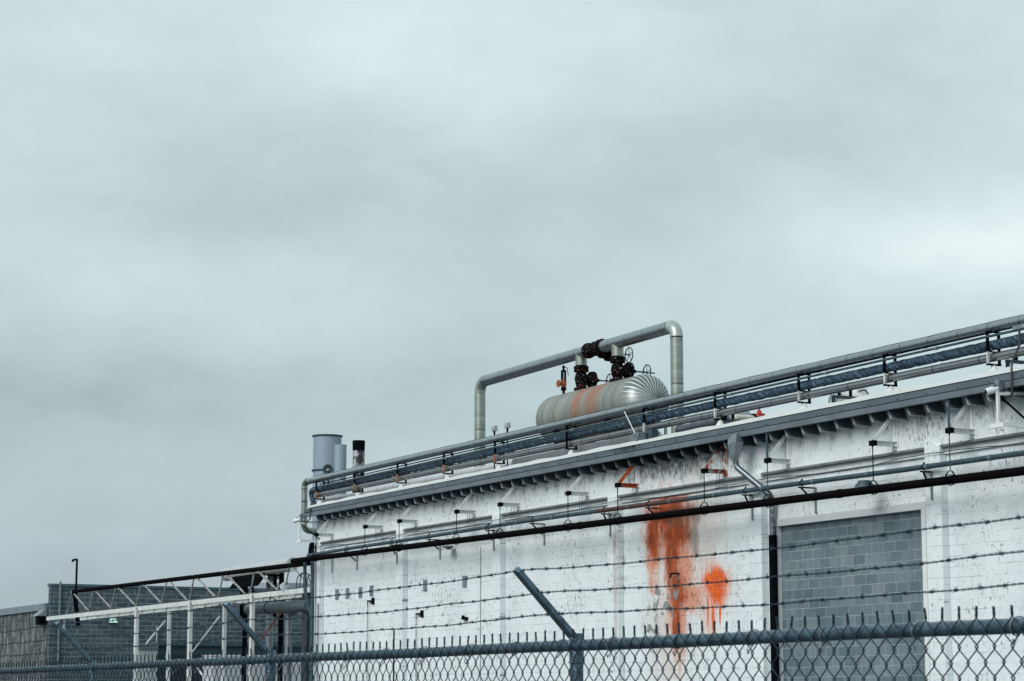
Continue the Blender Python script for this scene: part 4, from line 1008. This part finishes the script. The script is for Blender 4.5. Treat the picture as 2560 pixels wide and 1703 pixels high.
hh.quadbox([(a.x - .06, a.y - .205, zb), (c.x - .06, a.y - .205, zb), (c.x - .06, a.y - .15, zb), (a.x - .06, a.y - .15, zb), (a.x, a.y + .045, a.z), (c.x, a.y + .045, a.z), (c.x, a.y + .1, a.z), (a.x, a.y + .1, a.z)])
hh.build('hood_sheet', M['black_steel'], t, smooth=False)
MB().bar((a.x - .3, a.y, a.z + .05), (c.x + .1, a.y, a.z + .05), .07, .08).bar(((a.x + c.x) / 2, a.y + .12, 3.0), ((a.x + c.x) / 2, a.y + .12, a.z), .1, .1, (1, 0, 0)).build('support', M['black_steel'], t, smooth=False)

# ------------------------------------------------------------------ the white rack
ra = PY(119, 1546, YT); rc = PY(778, 1476, YT)
rack = thing('pipe_rack', 'long rusty white steel rack with zigzag truss carrying the brown pipe past the wall', 'pipe rack', (rc.x, YT, 0))
zbm = (ra.z + rc.z) / 2
RW = 1.25
MB().channel((ra.x, YT - .05, zbm), (rc.x, YT - .05, zbm), .07, .16, .012, lip=-1).build('beam', M['rack_white'], rack, smooth=False)
MB().channel((ra.x, YT + RW, zbm), (rc.x, YT + RW, zbm), .07, .16, .012, lip=1).build('beam', M['rack_white'], rack, smooth=False)
ti = MB()
X = ra.x + .3
while X < rc.x: ti.box(X - .04, X + .04, YT - .0, YT + RW - .02, zbm + .0, zbm + .06); X += 1.5
ti.build('cross_ties', M['rack_white'], rack, smooth=False)
for px in (341, 475, 630):
    X = XW(px, YT - .05, 1600)
    MB().box(X - .10, X + .10, YT - .12, YT + .0, 0, zbm - .082).box(X - .11, X + .11, YT - .125, YT - .105, zbm - .3, zbm + .085).build('column', M['rack_white'], rack, smooth=False)
    MB().box(X - .09, X + .09, YT + RW - .05, YT + RW + .06, 0, zbm - .082).build('column', M['rack_white'], rack, smooth=False)
tops = [(180, 1482), (234, 1476), (290, 1467), (353, 1458), (418, 1451), (485.5, 1442), (558.8, 1434), (636.5, 1425), (724, 1415)]
bots = [(166.6, 1534.6), (220.6, 1529), (277, 1522), (340, 1514), (403, 1507.5), (473, 1500), (546, 1493), (626, 1483), (712, 1475)]
dend = [(220, 1526), (276, 1519), (337, 1512), (401, 1506), (467, 1500), (538, 1492), (612, 1484), (693, 1475.), (762, 1452)]
TG = mat_plain('greyed_rusty_truss_paint', (.36, .39, .39), .6, 0, .35, 6, rust=.45, rustcol=(.12, .06, .04), dirt=(.1, .09, .08), streak=2)
for (a, c, e) in zip(tops, bots, dend):
    A = PY(a[0], a[1], YT - .02); C = PY(c[0], c[1], YT - .02); C.z = zbm + .08
    E = PY(e[0], e[1], YT - .02); A2_ = A + Vector((.35, 0, -.07))
    MB().bar(C, A, .034, .045, (0, 1, 0)).bar(A, A + Vector((-.08, -.03, .07)), .034, .04, (0, 1, 0)).build('truss_post', TG, rack, smooth=False)
    MB().bar(A2_, E, .04, .055, (0, 1, 0)).build('truss_diagonal', TG, rack, smooth=False)
for (a, c, rs) in (((413, 1552), (365, 1610), 0), ((549, 1541), (480, 1631), 1), ((702, 1534), (650, 1600), 2)):
    A = PY(a[0], a[1], YT + RW); C = PY(c[0], c[1], YT + .1)
    MB().tube([A, C], .032, 8).build('brace_rod', [M['rack_white'], M['rack_white'], mat_plain('rust_brown_rod', (.16, .05, .03), .7, 0, .4, 6, rust=.4)][rs], rack)
MB().tube([PY(493, 1670, YT), PY(530, 1720, YT)], .035, 8).build('brace_rod', M['rack_white'], rack)
wv = MB(); X = ra.x + .5
pts = []
while X < rc.x - .4: pts.append((X, YT + .02, zbm + .10 + random.uniform(0, .045))); X += .35
wv.tube(pts, .015, 5); wv.build('cable_bundle', M['rubber'], rack)
# vent pipe with gooseneck
a = PY(190, 1476, YT); tpz = PY(190, 1399, YT).z
tag(MB().tube(fillet([(a.x, YT, a.z - .05), (a.x + .02, YT, tpz), (a.x - .62, YT, tpz), (a.x - .62, YT, tpz - .08)], .07, 4), .045, 10).build('vent_pipe', M['black_steel']), 'thin black vent pipe with bent top at the far left of the rack', 'pipe')
# small cylinder under left beam
a = PY(161, 1549, YT + .3)
tag(MB().lathe((a.x, YT + .3, a.z - .62), (0, 0, 1), [(0, .05), (.05, .09), (.2, .08), (.22, .055), (.62, .055)], 14).build('sensor_tube', M['box_grey']), 'short grey tube hanging under the far left end of the rack', 'pipe')
c = PY(705, 1466, YT - .1)
tag(MB().quadbox([(c.x - .2, YT - .1, c.z - .05), (c.x + .1, YT - .1, c.z - .17), (c.x + .15, YT + .05, c.z - .17), (c.x - .15, YT + .05, c.z - .05), (c.x - .25, YT - .1, c.z + .05), (c.x + .15, YT - .1, c.z + .14), (c.x + .18, YT + .05, c.z + .14), (c.x - .2, YT + .05, c.z + .05)]).build('rack_lamp', M['box_grey'], bevel=.01), 'small tilted grey lamp on the rack beam near the wall corner', 'light')
hs = MB()
for k in range(4):
    a = PY(740 + k * 9, 1470 - k * 2, YT - .05)
    hs.tube(fillet([a, a + Vector((.1, 0, .35 + .1 * math.sin(k))), a + Vector((.7, 0, .5 - .1 * k)), a + Vector((.9, 0, .1))], .2, 4), .018, 6)
tag(hs.build('hose_tangle', M['rubber']), 'tangle of thin dark hoses on the rack beam at the wall corner', 'hose')

# ------------------------------------------------------------------ far buildings
cn = PX(128.5, 1459, -99.1); XB = cn.x
fb = thing('far_block_building', 'dark grey block building with lighter joints behind the rack', 'building', (XB - 5, cn.y + 10, 0))
zt = cn.z
MB().box(XB - .4, XB, cn.y, cn.y + 26, 0, zt - .12).box(XB - 18, XB - .401, cn.y + 8, cn.y + 26, 0, zt - .5).build('wall', M['far_block'], fb, smooth=False)
MB().box(XB - .45, XB + .05, cn.y - .05, cn.y + 26.05, zt - .118, zt).build('coping', mat_plain('teal_coping', (.06, .12, .15), .5, .2, .2, 2), fb, smooth=False)
MB().box(XB - 18, XB - 5, cn.y + 12.0, cn.y + 20, zt - .498, zt + .55).build('roof_room', M['pale_block'], fb, smooth=False)
dpx = PX(149, 1500, XB).y
MB().tube([(XB + .05, dpx, zt + .1), (XB + .05, dpx, 3.2)], .05, 8).build('downpipe', mat_plain('grey_green_pipe', (.15, .2, .2), .6, 0, .2, 4), fb)
MB().tube([(XB + .06, PX(283, 1600, XB).y + 2., zt - 1.8), (XB + .06, PX(283, 1600, XB).y + 2., 0)], .03, 8).build('conduit', M['box_grey'], fb)
t = thing('wall_light', 'pale green glass wall light on the dark block building under the rack', 'light', (PX(281, 1552, XB)))
c = PX(281, 1552, XB)
em, nb, b = new_mat('green_glass_lamp'); fin(nb, b, (.45, .72, .62), .25); b.inputs['Emission Color'].default_value = (.5, .85, .7, 1); b.inputs['Emission Strength'].default_value = .25
MB().quadbox([(XB + .02, c.y - .18, c.z - .08), (XB + .3, c.y - .17, c.z - .1), (XB + .3, c.y + .17, c.z - .1), (XB + .02, c.y + .18, c.z - .08), (XB + .02, c.y - .13, c.z + .07), (XB + .2, c.y - .12, c.z + .09), (XB + .2, c.y + .12, c.z + .09), (XB + .02, c.y + .13, c.z + .07)]).build('globe', em, t, bevel=.02)
MB().box(XB + .0, XB + .2, c.y - .1, c.y + .1, c.z + .092, c.z + .13).build('cap', M['galv'], t, smooth=False)
# stained building to the left
YS = cn.y + .06
zs = PY(120, 1509, YS).z
sbld = thing('stained_block_building', 'low far left block building with dark runs down its wall and metal coping', 'building', (XB - 20, YS + 5, 0))
MB().box(XB - 55, XB - .41, cn.y - .05, cn.y + 6, 0, zs - .3).build('wall', M['stained_block'], sbld, smooth=False)
cpm = mat_plain('galvanised_coping', (.22, .27, .31), .5, .3, .25, 3, dirt=(.1, .12, .13), streak=3)
MB().box(XB - 55, XB - .41, cn.y - .15, cn.y + 6, zs - .298, zs).build('coping', cpm, sbld, smooth=False)
c = PY(96, 1535, cn.y - .2)
t = thing('wall_hood', 'grey sloped sheet metal hood high on the stained far left wall', 'vent', (c.x, c.y, c.z - .5))
MB().prism([(c.x, cn.y - .052, c.z + .25), (c.x, cn.y - .50, c.z - .12), (c.x, cn.y - .052, c.z - .12)], (.9, 0, 0)).build('cowl', M['galv'], t, smooth=False)
MB().box(c.x + .25, c.x + .85, cn.y - .38, cn.y - .052, c.z - .5, c.z - .123).build('outlet', M['black_steel'], t, smooth=False)

# shed below the rack
XS = -91.0
s0 = PX(395, 1604, XS); s1 = PX(770, 1604, XS)
shed = thing('metal_shed', 'low shed with dark teal eaves and white corrugated side below the rack', 'shed', (XS - 3, (s0.y + s1.y) / 2, 0))
zt = s0.z
MB().box(XS - .5, XS, s0.y, s1.y + 3, zt - .16, zt).build('roof_edge', M['dark_teal'], shed, smooth=False)
MB().box(XS - .8, XS - .25, s0.y + .1, s1.y + 3, zt - .5, zt - .162).build('eaves_panel', mat_plain('teal_grey_panel', (.05, .085, .11), .6, 0, .2, 2), shed, smooth=False)
MB().box(XS - 1.6, XS - 1.2, s0.y + .2, s1.y + 2.9, 0, zt - .502).build('dark_bay', mat_plain('painted_interior_shade', (.02, .035, .045), .8, 0, .3, 2), shed, smooth=False)  # solid box coloured dark to stand in for the shaded opening
c0 = PX(345, 1620, XS); cw = MB(); n = 13
for k in range(n):
    y0 = c0.y + (s0.y - c0.y) * k / n; y1 = c0.y + (s0.y - c0.y) * (k + .6) / n
    cw.box(XS - .03, XS + .03, y0, y1, 0, zt - .32)
cw.box(XS - .4, XS - .031, c0.y, s0.y, 0, zt - .32)
cw.build('corrugated_side', mat_plain('white_corrugated_sheet', (.58, .62, .62), .5, 0, .12, 3, streak=3), shed, smooth=False)
MB().quadbox([(XS - .5, c0.y, zt - .318), (XS + .1, c0.y, zt - .318), (XS + .1, s0.y - .01, zt - .318), (XS - .5, s0.y - .01, zt - .318), (XS - .5, c0.y, zt - .15), (XS + .08, c0.y, zt - .15), (XS + .08, s0.y - .01, zt - .02), (XS - .5, s0.y - .01, zt - .02)]).build('lean_to_roof', M['fascia'], shed, smooth=False)
c = PX(418, 1640, XS); MB().lathe((XS + .06, c.y, c.z - .12), (0, 0, 1), [(0, .05), (.05, .09), (.2, .09), (.25, .03), (.4, .03)], 12).build('bulkhead_lamp', M['box_grey'], shed)
# pale trailer / panel in front of the shed
XV = -84.0
v0 = PX(533, 1641, XV); v1 = PX(762, 1641, XV)
tr_ = thing('box_trailer', 'pale grey flat sided box trailer standing behind the fence below the rack', 'trailer', (XV - 1.2, (v0.y + v1.y) / 2, 0))
MB().box(XV - 1.2, XV, v0.y, v1.y, .75, v0.z).build('body', mat_plain('pale_trailer_paint', (.50, .53, .56), .4, 0, .06, 1), tr_, bevel=.03)
MB().box(XV - 1.22, XV + .02, v0.y - .02, v1.y + .02, v0.z + .002, v0.z + .06).build('top_rail', M['cap'], tr_, smooth=False)
MB().box(XV - 1.1, XV - .2, v0.y + .3, v1.y - .3, .55, .748).build('chassis', M['black_steel'], tr_, smooth=False)
for yy in (v0.y + 1.0, v1.y - 1.0):
    MB().lathe((XV - .32, yy, .42), (1, 0, 0), [(0, .2), (0.01, .38), (.06, .42), (.2, .42), (.26, .38), (.27, .2)], 24).build('wheel', M['rubber'], tr_)

# ------------------------------------------------------------------ fence
BETA = R(25.65)
fd = g * math.cos(BETA) - rt * math.sin(BETA)       # along, away to the left
fnv = g * math.sin(BETA) + rt * math.cos(BETA)      # away from the camera
FD = 3.81
def PF(px, py, off=0.):
    d = ray(px, py); o_ = CAM.dot(fnv); return CAM + d * ((FD + off - o_) / d.dot(fnv))
def fs(px, off=0.): return PF(px, 1600, off).dot(fd)
def FP(s, z, off=0.): 
    q = fnv * (FD + off) + fd * s; return Vector((q.x, q.y, z))
S0 = fs(2560) - 2.2; S1 = fs(0) + 6.0
zr = 1.787
fence = thing('chain_link_fence', 'galvanised chain link fence topped with three strands of barbed wire in front', 'fence', FP((S0 + S1) / 2, 0))
n = 60
MB().tube([FP(S0 + (S1 - S0) * k / n, zr + .0015 * math.sin(k * .9)) for k in range(n + 1)], .0205, 20).build('top_rail', M['fence_galv'], fence)
sl = MB()
for q in (fs(1700), fs(300)): sl.lathe(FP(q, zr), fd, [(-.06, .0225), (.06, .0225)], 20)
sl.build('rail_sleeve', M['fence_galv'], fence)
# mesh
A_ = .0381; B_ = .0420; ZTOP = 1.822; off = -.028
def wire_pts(par, nz=43):
    """one wire zigzagging between two lattice columns; par 0: starts at its left column at the top"""
    pts = [((-1 if par == 0 else 1) * A_ / 2, ZTOP + .002, 0)]
    for h in range(nz):
        sgn = 1 if (h + par) % 2 == 0 else -1
        zt_ = ZTOP - h * B_; zb_ = zt_ - B_
        a0 = -sgn; dep = sgn
        for f_ in ((.06, .9, .35), (.18, .74, .9), (.5, .0, 1.), (.82, -.74, .9), (.94, -.9, .35)):
            pts.append((a0 * f_[1] * (A_ / 2 + .0048), zt_ - f_[0] * B_, dep * f_[2] * .0034))
        pts.append((-a0 * (A_ / 2 + .0062), zb_, 0))
    return pts
wr_ = .0021; ns = 5
allv = []; allf = []; base = 0
nw = int((S1 - S0) / A_); tmpl = {}
for par in (0, 1):
    P_ = np.array(wire_pts(par)); T_ = np.gradient(P_, axis=0); T_ /= np.linalg.norm(T_, axis=1)[:, None]
    N1 = np.cross(T_, np.array([0, 0, 1.])); N1 /= np.linalg.norm(N1, axis=1)[:, None]; N2 = np.cross(T_, N1)
    an = np.arange(ns) * 2 * math.pi / ns
    V_ = P_[:, None, :] + wr_ * (np.cos(an)[None, :, None] * N1[:, None, :] + np.sin(an)[None, :, None] * N2[:, None, :])
    npt = len(P_); idx = np.arange(npt * ns).reshape(npt, ns)
    q = np.stack([idx[:-1], np.roll(idx[:-1], -1, 1), np.roll(idx[1:], -1, 1), idx[1:]], -1).reshape(-1, 4)
    tmpl[par] = (V_.reshape(-1, 3), q)
org = ORG[fence.name]
fdv = np.array(fd); fnn = np.array(fnv)
damage = 0.0
for i in range(nw):
    V_, q = tmpl[i % 2]
    s = S0 + A_ * (i + .5); jit = .003 * math.sin(i * 1.7) + rng.normal(0, .0015)
    hgt = V_[:, 1:2]; al = s + V_[:, 0:1] + jit * 2 * np.minimum(ZTOP - hgt, .4) + .02 * (ZTOP - hgt) * np.sin(hgt * 3 + i * .05)
    dn_ = FD + off + V_[:, 2:3] + .01 * (ZTOP - hgt) * math.sin(s * 2.1)
    Wd = al * fdv + dn_ * fnn; Wd[:, 2:3] = hgt + (.0018 * math.sin(s * 3.3) + rng.normal(0, .0006)) * np.minimum(1, (ZTOP - hgt) * 20)
    allv.append(Wd - np.array(org)); allf.append(q + base); base += len(V_)
Vv = np.concatenate(allv).astype(np.float32); Ff = np.concatenate(allf).astype(np.int32)
me = bpy.data.meshes.new('wire_mesh'); me.vertices.add(len(Vv)); me.vertices.foreach_set('co', Vv.ravel())
me.loops.add(Ff.size); me.loops.foreach_set('vertex_index', Ff.ravel()); me.polygons.add(len(Ff))
me.polygons.foreach_set('loop_start', np.arange(0, Ff.size, 4, dtype=np.int32)); me.update(calc_edges=True); me.materials.append(M['fence_wire']); me.shade_smooth()
wmo = bpy.data.objects.new('wire_mesh', me); COL.objects.link(wmo); wmo.parent = fence; ORG[wmo.name] = org
# twisted tops
tw = MB()
i = 0
while i < nw:
    s = S0 + A_ * i
    lean = random.gauss(0, .0014); lean2 = random.gauss(0, .0014); hh_ = .0245 + random.gauss(0, .002)
    for ph_ in (0, math.pi):
        pts = []
        for k in range(13):
            f_ = k / 12; a = ph_ + f_ * 2.4 * 2 * math.pi; r_ = .0026 if k < 12 else .0018
            pts.append(FP(s + r_ * math.cos(a) + lean * f_, ZTOP - .003 + hh_ * f_, off + r_ * math.sin(a) + lean2 * f_))
        tw.tube(pts, .0021, 4)
    i += 2
tw.build('twisted_tips', M['fence_wire'], wmo)['kind'] = 'stuff'
# posts with barbed wire arms
am = .212
def arm_pt(s, f_): return (s, zr + .045 + .220 * f_, -.01 - am * f_)
wiref = (.95, .60, .27)
posts = [fs(1434), fs(672), fs(230)]
posts.append(posts[0] - (posts[1] - posts[0])); posts.append(posts[2] + 3.15); posts.sort()
for s in posts:
    o = MB().tube([FP(s, 0, .012), FP(s, zr + .0, .012)], .0245, 20).build('post', M['fence_galv'], fence)
    cpb = MB().lathe(FP(s, zr - .055, .012), (0, 0, 1), [(0, .0265), (.08, .0275), (.085, .026), (.10, .02)], 18)
    cpb.ring(FP(s, zr, .006), fd, .024, .006, 18, 6).ring(FP(s, zr - .06, .012), (0, 0, 1), .028, .003, 18, 6); cpb.build('post_cap', M['fence_galv'], o)
    # pressed arm, a shallow channel
    mb = MB()
    a = FP(*arm_pt(s, -.12)[:2], arm_pt(s, -.12)[2]); c = FP(*arm_pt(s, 1.04)[:2], arm_pt(s, 1.04)[2])
    ax = (c - a).normalized(); sd = fd.normalized(); un = ax.cross(sd).normalized()
    if un.z < 0: un = -un
    w0, w1, th = .0245, .0195, .004
    def sec(pt, w_): return [pt - sd * w_ - un * .012, pt - sd * w_ + un * .006, pt - sd * (w_ * .5) + un * .010, pt - sd * (w_ * .35) + un * .006, pt + sd * (w_ * .35) + un * .006, pt + sd * (w_ * .5) + un * .010, pt + sd * w_ + un * .006, pt + sd * w_ - un * .012]
    s0_ = sec(a, w0); s1_ = sec(a.lerp(c, .55), (w0 + w1) / 2); s2_ = sec(a.lerp(c, .97), w1); s3_ = sec(c, w1 * .6)
    i0 = len(mb.v); m8 = 8
    for S_ in (s0_, s1_, s2_, s3_): mb.v += [tuple(q) for q in S_]
    for j in range(3):
        for k in range(m8): mb.f.append((i0 + j * m8 + k, i0 + j * m8 + (k + 1) % m8, i0 + (j + 1) * m8 + (k + 1) % m8, i0 + (j + 1) * m8 + k))
    mb.f.append(tuple(range(i0, i0 + m8))[::-1]); mb.f.append(tuple(range(i0 + 3 * m8, i0 + 4 * m8)))
    for f_ in wiref:
        q = FP(*arm_pt(s, f_)[:2], arm_pt(s, f_)[2]) - sd * .012 + un * .008
        mb.bar(q, q + ax * .012 - sd * .004 + un * .006, .004, .003)
    mb.build('barb_arm', M['fence_galv'], o, angle=25)
# barbed wire
for wi, f_ in enumerate(wiref):
    sp_ = []
    for a, c in zip([S0] + posts, posts + [S1]):
        if c - a < .1: continue
        sag = .014 + .008 * random.random(); n = max(4, int((c - a) / .009))
        for k in range(n):
            q = k / n; s = a + (c - a) * q
            kink = .0015 * math.sin(s * 5.3 + wi * 2) + .0009 * math.sin(s * 13.1 + wi)
            _, z_, of_ = arm_pt(s, f_)
            sp_.append((s, z_ + .012 - sag * 4 * q * (1 - q) * ((c - a) / 3.2) ** 2 + kink, of_ - .004 + kink * .5))
    mb = MB()
    for ph_ in (0, math.pi):
        mb.tube([FP(s, z + .0019 * math.cos(s * 105 + ph_), of_ + .0019 * math.sin(s * 105 + ph_)) for s, z, of_ in sp_], .0014, 5)
    wo = mb.build('barbed_strand', M['fence_wire'], fence)
    bb = MB(); s = S0 + .05 + wi * .037
    while s < S1:
        j = min(range(max(0, 0), len(sp_)), key=lambda k: abs(sp_[k][0] - s)) if False else int((s - S0) / (S1 - S0) * len(sp_))
        j = max(0, min(len(sp_) - 1, j))
        while j < len(sp_) - 1 and sp_[j][0] < s: j += 1
        while j > 0 and sp_[j][0] > s: j -= 1
        _, z, of_ = sp_[j]; s_ = sp_[j][0]
        a0 = random.random() * 6.28
        for kk in (0, 1):
            pts = []
            for k in range(15):
                a = a0 + kk * 2.2 + k * .62; r_ = .0042
                pts.append(FP(s_ + (k - 7) * .00075 + kk * .005, z + r_ * math.cos(a), of_ + r_ * math.sin(a)))
            e0_ = pts[0] + (pts[0] - FP(s_, z, of_)).normalized() * .010 + fd * random.uniform(-.004, .004)
            e1_ = pts[-1] + (pts[-1] - FP(s_, z, of_)).normalized() * .010 + fd * random.uniform(-.004, .004)
            mb2 = bb.tube([e0_] + pts + [e1_], [.0005] + [.0010] * 15 + [.0005], 4)
        s += .112 + random.uniform(-.012, .012)
    bb.build('barbs', M['fence_wire'], wo)['kind'] = 'stuff'
# tie wires round the rail
ty = MB()
s = S0 + .2
while s < S1:
    pts = []
    for k in range(15):
        a = -.6 + k * 5.2 / 14
        pts.append(FP(s - .014 + .035 * k / 14 - .02, zr + .024 * math.cos(a), -.024 * math.sin(a)))
    pts = [FP(s - .05, zr - .045, off - .006)] + pts[::-1] + [FP(s + .03, zr + .0, off - .004)] if False else pts + [FP(s - .045, zr - .05 + random.uniform(-.01, .01), off - .005), FP(s - .05, zr - .035, off - .012)]
    MB().tube(pts, .0022, 5).build('tie_wire', M['galv'], fence); s += .42 + random.uniform(-.05, .05)

# ------------------------------------------------------------------ light, sky
SUN = Vector((.28, -.78, .60)).normalized()
sl_ = bpy.data.lights.new('sun', 'SUN'); sl_.energy = 2.0; sl_.angle = R(35); sl_.color = (1, .985, .96)
so = bpy.data.objects.new('sun', sl_); COL.objects.link(so); so.rotation_euler = (-SUN).to_track_quat('-Z', 'Y').to_euler()
wd = bpy.data.worlds.new('World'); scene.world = wd; wd.use_nodes = True
nb = NB(wd.node_tree); bg = wd.node_tree.nodes['Background']
sky = nb.node('ShaderNodeTexSky', sky_type='NISHITA'); sky.sun_disc = False
sky.sun_elevation = math.asin(SUN.z); sky.sun_rotation = math.atan2(SUN.x, SUN.y); sky.dust_density = 3
d = nb.node('ShaderNodeTexCoord').outputs['Generated']
dn = nb.v('NORMALIZE', d); dx, dy, dz = nb.sep(dn)
warp = nb.node('ShaderNodeTexNoise'); nb.put(warp.inputs['Vector'], nb.v('MULTIPLY', dn, (1, 1, 2.2))); warp.inputs['Scale'].default_value = 5; warp.inputs['Detail'].default_value = 3
wv = nb.v('ADD', dn, nb.v('SCALE', nb.v('SUBTRACT', warp.outputs['Color'], (.5, .5, .5)), scale=.05))
n1 = nb.noise(nb.v('MULTIPLY', wv, (1, 1, 2.2)), 6.5, 5, .55)
n2 = nb.noise(nb.v('MULTIPLY', wv, (1, 1, 1.9)), 17, 8, .62)
val = nb.m('ADD', nb.m('MULTIPLY', nb.m('SUBTRACT', n1, .5), .42), nb.m('MULTIPLY', nb.m('SUBTRACT', n2, .5), .24))
def cloud(px, py, sx, sy, amp):
    dd = ray(px, py).normalized()
    v_ = nb.v('SUBTRACT', wv, tuple(dd)); hx = nb.v('DOT_PRODUCT', v_, tuple(rt)); hz = nb.v('DOT_PRODUCT', v_, tuple(up))
    q = nb.m('ADD', nb.m('POWER', nb.m('DIVIDE', nb.m('ABSOLUTE', hx), sx / F), 2.), nb.m('POWER', nb.m('DIVIDE', nb.m('ABSOLUTE', hz), sy / F), 2.))
    return nb.m('MULTIPLY', nb.m('EXPONENT', nb.m('MULTIPLY', q, -.7)), amp)
for a in ((1200, 120, 420, 170, .09), (2480, 610, 360, 120, .25), (450, 760, 500, 120, .07), (500, 570, 800, 110, -.11), (300, 960, 700, 100, -.10), (1250, 570, 500, 90, -.05), (700, 350, 350, 90, -.05), (2000, 640, 500, 90, .08), (1500, 380, 800, 130, -.07),
          (2300, 60, 400, 160, -.02), (100, 120, 300, 200, .05), (0, 1000, 1000, 190, -.10), (2000, 800, 600, 80, .07), (950, 620, 500, 60, .06)):
    val = nb.m('ADD', val, cloud(*a))
el = nb.rng(dz, -.02, .30, 0, 1)
g1 = nb.mix(el, (3.55, 4.05, 4.55), (5.6, 6.55, 6.75))
g2 = nb.mix(nb.rng(dz, .0, .13), (3.55, 4.12, 4.62), (4.75, 5.9, 6.15))
base_ = nb.mix(nb.rng(dz, .08, .30), g2, (5.5, 6.68, 6.88))
clo = nb.v('SCALE', nb.mix(nb.rng(val, .08, .3, 0, .6), base_, (6.05, 6.35, 6.3)), scale=nb.m('ADD', 1., val))
fincol = nb.mix(.94, sky.outputs[0], clo)
nb.put(bg.inputs['Color'], fincol); bg.inputs['Strength'].default_value = .10

cam = bpy.data.cameras.new('camera'); co = bpy.data.objects.new('camera', cam); COL.objects.link(co)
co.location = CAM
rot = Matrix((rt, up, -fw)).transposed(); co.rotation_euler = rot.to_euler()
cam.sensor_width = 36; cam.lens = F / 2560 * 36; cam.clip_end = 3000; cam.clip_start = .1
cam.dof.use_dof = True; cam.dof.focus_distance = 55; cam.dof.aperture_fstop = 20
scene.camera = co
vs = scene.view_settings
vs.view_transform = 'Standard'; vs.look = 'None'; vs.gamma = 1; vs.exposure = .15; vs.use_curve_mapping = False
scene.cycles.max_bounces = 6
